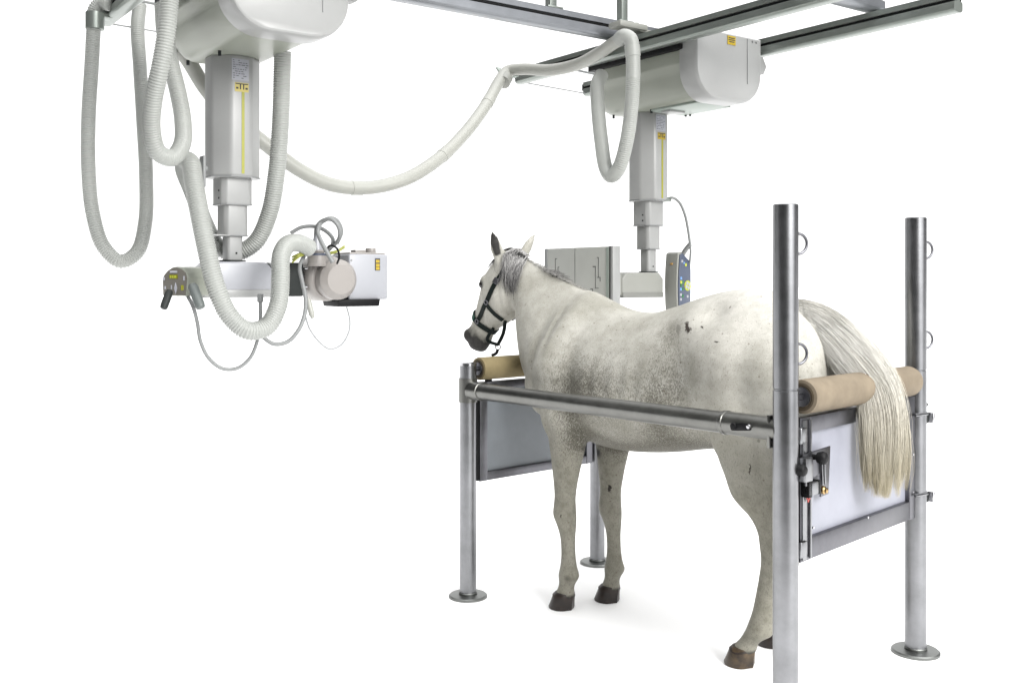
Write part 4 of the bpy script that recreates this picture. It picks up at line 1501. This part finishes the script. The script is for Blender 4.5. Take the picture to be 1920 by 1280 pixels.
# ---- hooves
def hoof_mat():
    return mat('hoof_horn', (.13, .085, .042), .38, 0, var=.7, vscale=22, col2=(.018, .012, .009))
M['hoof'] = hoof_mat()
M['hoof_dark'] = mat('dark_hoof_horn', (.032, .019, .013), .4, 0, var=.7, vscale=22, col2=(.012, .008, .006))
for i, (kind_, s0, l0, sg) in enumerate(FEET):
    cs = s0 + (.018 if kind_ == 'fore' else .002)
    mb = MB()
    rings = []
    for z, dx, hd_, hl_ in ((.086, -.006, .040, .040), (.080, -.002, .051, .049), (.066, .004, .056, .054), (.035, .012, .061, .058), (.008, .019, .067, .063), (0.0005, .020, .065, .061)):
        ring = []
        for k in range(28):
            a = 2 * math.pi * k / 28
            c, sn = math.cos(a), math.sin(a)
            back = 1 - .18 * max(-c, 0) ** 2
            notch = -.010 * math.exp(-((a - math.pi) / .22) ** 2) if z < .07 else 0
            ring.append(HW(cs + dx + (hd_ * c * back) - notch * c, l0 + hl_ * sn, z))
        rings.append(ring)
    mb._poly(rings)
    o = mb.build('hoof', M['hoof'] if (kind_ == 'hind' and sg == 1) else M['hoof_dark'], horse, 50)
    # coronet band where horn meets hair
    mb = MB()
    rings = []
    for z, gr in ((.086, -.002), (.080, .0022), (.070, .0026), (.063, .0012), (.062, -.004)):
        f = (.086 - z) / .024
        hdz, hlz, dxz = .041 + .016 * f, .041 + .015 * f, -.006 + .011 * f
        rings.append([HW(cs + dxz + (hdz + gr) * math.cos(a) * (1 - .18 * max(-math.cos(a), 0) ** 2), l0 + (hlz + gr) * math.sin(a), z + .004 * math.sin(3 * a)) for a in [2 * math.pi * k / 28 for k in range(28)]])
    mb._poly(rings)
    mb.build('coronet', M['wound'], o, 60)
# ---- eyes
for sg in (1, -1):
    mb = MB()
    c = head_pt(.193, .080, sg * .084)
    t = bmesh.new()
    bmesh.ops.create_uvsphere(t, u_segments=20, v_segments=14, radius=.021)
    for v in t.verts:
        v.co = v.co + HW(c.x, c.y, c.z)
    mb.merge(t)
    mb.build('eye', M['eye'], horse, 180)

# ---- hair: many thin strands in one mesh
def hair_mesh(name, guides, material, parent, seg=3):
    """guides: (points, root radius, colour)"""
    vs, fs, cols = [], [], []
    for pts, r0, colr in guides:
        n = len(pts)
        b0 = len(vs)
        for i, p in enumerate(pts):
            t = (pts[min(i + 1, n - 1)] - pts[max(i - 1, 0)]).normalized()
            a = t.orthogonal().normalized(); b = t.cross(a)
            f = i / (n - 1)
            r = r0 * (1 - .75 * f ** 2)
            for k in range(seg):
                an = 2 * math.pi * k / seg
                vs.append(p + a * (r * math.cos(an)) + b * (r * math.sin(an)))
                cols.append((*colr(f), 1))
        for i in range(n - 1):
            for k in range(seg):
                k2 = (k + 1) % seg
                fs.append((b0 + i * seg + k, b0 + i * seg + k2, b0 + (i + 1) * seg + k2, b0 + (i + 1) * seg + k))
    me = bpy.data.meshes.new(name)
    me.from_pydata([tuple(v) for v in vs], [], fs)
    c = me.color_attributes.new('hair', 'FLOAT_COLOR', 'POINT')
    ca2 = np.array(cols, dtype=float); ca2[:, :3] *= ALB
    c.data.foreach_set('color', ca2.ravel())
    return finish(name, me, material, parent, None, 180)
def hair_material():
    m = bpy.data.materials.new('horse_hair')
    m.use_nodes = True
    t = m.node_tree
    b = t.nodes['Principled BSDF']
    a = t.nodes.new('ShaderNodeVertexColor'); a.layer_name = 'hair'
    t.links.new(a.outputs['Color'], b.inputs['Base Color'])
    b.inputs['Roughness'].default_value = .45
    b.inputs['Specular IOR Level'].default_value = .25
    return m
M['hair'] = hair_material()

def lerp3(a, b, f):
    return tuple(a[i] + (b[i] - a[i]) * f for i in range(3))

# tail: px, py, depth, half width (px), half thickness (m)
TAIL = [(1484, 580, 4.175, 20, .024), (1508, 588, 4.13, 27, .030), (1538, 606, 4.085, 35, .034), (1573, 637, 4.04, 41, .034), (1608, 676, 3.985, 44, .031),
        (1641, 718, 3.940, 44, .030), (1656, 768, 3.915, 44, .034), (1660, 830, 3.90, 44, .036), (1660, 885, 3.90, 42, .034), (1658, 938, 3.90, 36, .030)]
tg = []
trow = catmull_rows(TAIL, 3)
NCL = 90
clumps = []
for c in range(NCL):
    cq = rng.uniform(-1, 1)
    clumps.append((cq, rng.uniform(-1, 1), rng.uniform(0, 6.28), rng.uniform(.004, .016), rng.random(), 1 - abs(rng.normal(0, .08)) - .04 * cq * cq))
for i in range(7200):
    cq, chh, cph, cam, ctone, cend = clumps[rng.integers(NCL)]
    q0 = max(-1, min(1, cq + rng.normal(0, .16))); h0 = max(-1, min(1, chh + rng.normal(0, .3)))
    end = cend - abs(rng.normal(0, .05))
    if rng.random() < .14: end -= rng.uniform(0, .4)
    stray = rng.random() < .05
    start = rng.uniform(0, .10) if rng.random() < .55 else rng.uniform(0, .40)
    ph, am = rng.uniform(0, 6.28), (rng.uniform(.010, .026) if stray else rng.uniform(.0, .006))
    n = 16
    pts = []
    for k in range(n):
        f = start + (end - start) * k / (n - 1)
        x = f * (len(trow) - 1)
        j = min(int(x), len(trow) - 2); u_ = x - j
        r = trow[j] * (1 - u_) + trow[j + 1] * u_
        g = .55 * max(0, (f - .35) / .65)                       # strands gather into locks towards the tip
        q = q0 * (1 - g) + (cq + .06 * math.sin(cph + f * 5)) * g
        h = h0 * (1 - g) + chh * g
        env = math.sqrt(max(0, 1 - q * q))
        tx, ty = trow[j + 1][0] - trow[j][0], trow[j + 1][1] - trow[j][1]
        ln = math.hypot(tx, ty); nx, ny = -ty / ln, tx / ln
        p = P(r[0] - nx * r[3] * q, r[1] - ny * r[3] * q, r[2] + h * env * r[4])
        p += Vector((math.sin(cph + f * 8) * cam + math.sin(ph + f * 11) * am, math.cos(cph * 1.7 + f * 6) * cam, math.sin(ph * 2 + f * 9) * am * .4)) * f
        pts.append(p)
    tone = min(1, max(0, .55 * ctone + .45 * rng.random()))
    ca_ = lerp3((.80, .78, .71), (.97, .96, .92), tone)
    cb_ = lerp3((.38, .32, .19), (.80, .74, .58), tone)
    if rng.random() < .03:
        ca_ = (.42, .39, .33); cb_ = (.25, .21, .13)
    tg.append((pts, rng.uniform(.0005, .0011), lambda f, A=ca_, B=cb_, s_=start, e_=end: lerp3(A, B, max(0, min(1, ((s_ + (e_ - s_) * f) - .45) / .5)))))
hair_mesh('tail', tg, M['hair'], horse)

# mane: fringe behind the ears hanging on the near side, then a roached crest fallen to the far side
def surf(s, z, sg):
    """point on the horse's side, from outside"""
    o = HW(s, sg * .6, z)
    h = hbvh.ray_cast(o, HL * -sg)
    return (h[0], h[1]) if h[0] is not None else (HW(s, sg * .05, z), HL * sg)
mg = []
GREY_A, GREY_B = (.42, .41, .40), (.07, .067, .068)
for i in range(360):
    f0 = rng.uniform(0, 1)
    s = 1.375 + .095 * f0
    topz = 1.708 + .045 * min(1, f0 * 1.1)
    length = rng.uniform(.10, .20) * (1.15 - .5 * abs(f0 - .55))
    lean = rng.uniform(-.02, .035)
    pts = []
    for k in range(9):
        f = k / 8
        z = topz - .006 - length * max(0, f - .12) / .88
        ss = s + lean * f + .012 * math.sin(f * 3 + i)
        if f < .13:
            p = HW(ss, -.012 + .03 * f / .13, topz + .012)
        else:
            p, nn = surf(ss, z, 1)
            if p is None: continue
            p = p + nn * (.006 + .012 * (1 - f) + rng.uniform(0, .010))
        pts.append(p)
    tone = rng.random()
    A = lerp3((.36, .35, .345), (.86, .85, .83), tone)
    B = lerp3((.07, .068, .07), (.50, .49, .48), tone ** 1.4)
    mg.append((pts, rng.uniform(.0011, .0020), lambda f, A=A, B=B: lerp3(A, B, min(1, f * 1.3))))
for i in range(900):
    f0 = rng.uniform(0, 1)
    s = .97 + .43 * f0
    h0 = hbvh.ray_cast(HW(s, rng.normal(0, .006), 2.2), -Z)
    if h0[0] is None: continue
    root = h0[0]
    dark = math.exp(-((f0 - .52) / .22) ** 2)
    if rng.random() > .30 + .8 * dark: continue
    le = rng.uniform(.015, .055) * (.35 + .85 * dark)
    side = HL * (-1) if rng.random() < .72 else HL
    pts = []
    bk = rng.uniform(-.4, .1)
    for k in range(6):
        f = k / 5
        pts.append(root + Z * (le * (.75 * f - .60 * f * f) - .002) + side * (le * .9 * f) + HF * (bk * le * f) + Vector((0, 0, .004)))
    tone = rng.random()
    A = lerp3((.46, .45, .42), lerp3((.40, .39, .37), (.09, .09, .09), tone), dark)
    mg.append((pts, rng.uniform(.0011, .002), lambda f, A=A: A))
hair_mesh('mane', mg, M['hair'], horse)
# forelock
fg = []
for i in range(120):
    l = rng.normal(0, .016)
    length = rng.uniform(.08, .17)
    pts = []
    for k in range(8):
        f = k / 7
        d = -.035 + length * f
        o = HP0 + HD * d
        src = Vector((o.x, l * (1 + .9 * f) + .012 * f, o.z)) + HE * .5
        h = hbvh.ray_cast(HW(src.x, src.y, src.z), (HF * -HE.x + Z * -HE.z))
        if h[0] is None: continue
        pts.append(h[0] + h[1] * (.006 + rng.uniform(0, .006)))
    if len(pts) < 4: continue
    tone = rng.random()
    A = lerp3((.12, .118, .115), (.50, .49, .47), tone ** 2)
    B = lerp3((.03, .03, .03), (.22, .21, .2), tone ** 2)
    fg.append((pts, rng.uniform(.0010, .0019), lambda f, A=A, B=B: lerp3(A, B, f)))
hair_mesh('forelock', fg, M['hair'], horse)

# ================================================================== the halter it wears
hal = thing('halter', HW(1.6, 0, 1.5), 'dark green and black webbing halter worn on the horse\'s head', 'halter')
def strap(name, pts_n, width, material, closed=False, lift=.004, thick=.003):
    """ribbon over surface points (point, normal)"""
    n = len(pts_n)
    vs = []
    bm = bmesh.new()
    rows = []
    for i, (p, nn) in enumerate(pts_n):
        a = pts_n[(i - 1) % n if closed else max(i - 1, 0)][0]
        b = pts_n[(i + 1) % n if closed else min(i + 1, n - 1)][0]
        t = (b - a).normalized()
        c = t.cross(nn).normalized()
        q = p + nn * lift
        rows.append([bm.verts.new(q + c * width / 2), bm.verts.new(q - c * width / 2),
                     bm.verts.new(q - c * width / 2 + nn * thick), bm.verts.new(q + c * width / 2 + nn * thick)])
    for i in range(n if closed else n - 1):
        a, b = rows[i], rows[(i + 1) % n]
        for k in range(4):
            k2 = (k + 1) % 4
            bm.faces.new((a[k], a[k2], b[k2], b[k]))
    if not closed:
        bm.faces.new(rows[0]); bm.faces.new(list(reversed(rows[-1])))
    x = MB(); x.bm.free(); x.bm = bm
    return x.build(name, material, hal, 40)
def smooth_pn(a, it=3):
    a = [(p.copy(), n.copy()) for p, n in a]
    for _ in range(it):
        b = [a[0]]
        for i in range(1, len(a) - 1):
            b.append(((a[i - 1][0] + a[i][0] * 2 + a[i + 1][0]) / 4, (a[i - 1][1] + a[i][1] * 2 + a[i + 1][1]).normalized()))
        b.append(a[-1]); a = b
    return a
def head_side(d, e, sg):
    o = head_pt(d, e, sg * .5)
    h = hbvh.ray_cast(HW(o.x, o.y, o.z), HL * -sg)
    if h[0] is None:
        q = head_pt(d, e, sg * .03)
        return (HW(q.x, q.y, q.z), HL * sg)
    return (h[0], h[1])
def head_ring(d0, tilt, e0=.03, n=48):
    """closed ring round the head at d0 (tilt: change of d per e)"""
    res = []
    for k in range(n):
        a = 2 * math.pi * k / n
        dirl, dire = math.cos(a), math.sin(a)
        c = head_pt(d0, e0, 0)
        q = head_pt(d0 + tilt * dire * .3, e0 + dire * .3, dirl * .3)
        o, tgt = HW(q.x, q.y, q.z), HW(c.x, c.y, c.z)
        h = hbvh.ray_cast(o, (tgt - o).normalized())
        res.append((h[0], h[1]) if h[0] is not None else (tgt, (o - tgt).normalized()))
    return res
hr = head_ring(.405, -.10)
strap('noseband', hr, .028, M['strap'], True)
strap('nose_pad', hr[4:21], .030, M['strap_green'], False, .0075, .004)
def path_on_side(ctrl, sg, n=26):
    c = catmull_rows(ctrl, max(2, n // (len(ctrl) - 1)))
    return smooth_pn([head_side(d, e, sg) for d, e in c])
for sg in (1, -1):
    strap('cheek_strap', path_on_side([(.395, .035), (.30, .005), (.235, -.015), (.15, -.020), (.08, -.022), (.0, -.025)], sg), .027, M['strap'])
    strap('jaw_strap', path_on_side([(.255, -.012), (.275, -.05), (.29, -.085), (.30, -.108)], sg, 16), .024, M['strap'])
# crown strap over the poll behind the ears
cr = []
for k in range(25):
    a = math.pi * k / 24
    q0 = HW(1.475, math.cos(a) * .3, 1.675 + math.sin(a) * .3)
    q1 = HW(1.475, 0, 1.675)
    h = hbvh.ray_cast(q0, (q1 - q0).normalized())
    cr.append((h[0], h[1]) if h[0] is not None else (q1, Z))
strap('crown_strap', smooth_pn(cr), .028, M['strap'])
def ring_at(name, d, e, sg, r, tube_r, material):
    p, n = head_side(d, e, sg)
    a = n.orthogonal().normalized(); b = n.cross(a)
    mb = MB()
    mb.tube([p + n * .011 + (a * math.cos(t) + b * math.sin(t)) * r for t in [2 * math.pi * k / 24 for k in range(24)]], tube_r, 8, loop=True)
    mb.build(name, material, hal, 180)
for sg in (1, -1):
    ring_at('ring', .245, -.014, sg, .012, .0028, M['frame'])
    ring_at('ring', .395, .032, sg, .012, .0028, M['frame'])
    p, n = head_side(.115, -.020, sg)
    mb = MB()
    up = (HP0 + HD).normalized()
    dv = (HF * HD.x + Z * HD.z).normalized(); cv = n.cross(dv).normalized(); dv = cv.cross(n)
    mb.box(p + n * .012, cv, dv, n, .034, .032, .005, .002)
    mb.cyl(p + n * .012, p + n * .018, .010)
    mb.build('buckle', M['frame'], hal)
# chin strap hanging under the jaw with a snap
j1 = HW(*head_pt(.30, -.110, .02)); j2 = HW(*head_pt(.385, -.115, .0)); j3 = HW(*head_pt(.46, -.110, .0)); n1 = HW(*head_pt(.47, -.045, .02))
mb = MB()
mb.tube(spline([j1, j2, j3], .01), .010, 8)
mb.tube(spline([HW(*head_pt(.385, -.062, .03)), n1, j3], .01), .009, 8)
mb.build('chin_strap', M['strap'], hal, 60)
mb = MB()
mb.tube([j3 + Vector((math.cos(a) * .014, 0, math.sin(a) * .014 - .012)) for a in [2 * math.pi * k / 20 for k in range(20)]], .0035, 8, loop=True)
mb.build('ring', M['bright'], hal, 180)
mb = MB()
mb.tube(spline([j3 + Vector((0, 0, -.024)), j3 + Vector((-.008, 0, -.045)), j3 + Vector((-.035, 0, -.058))], .006), .0085, 8)
mb.build('snap_hook', M['black'], hal, 60)
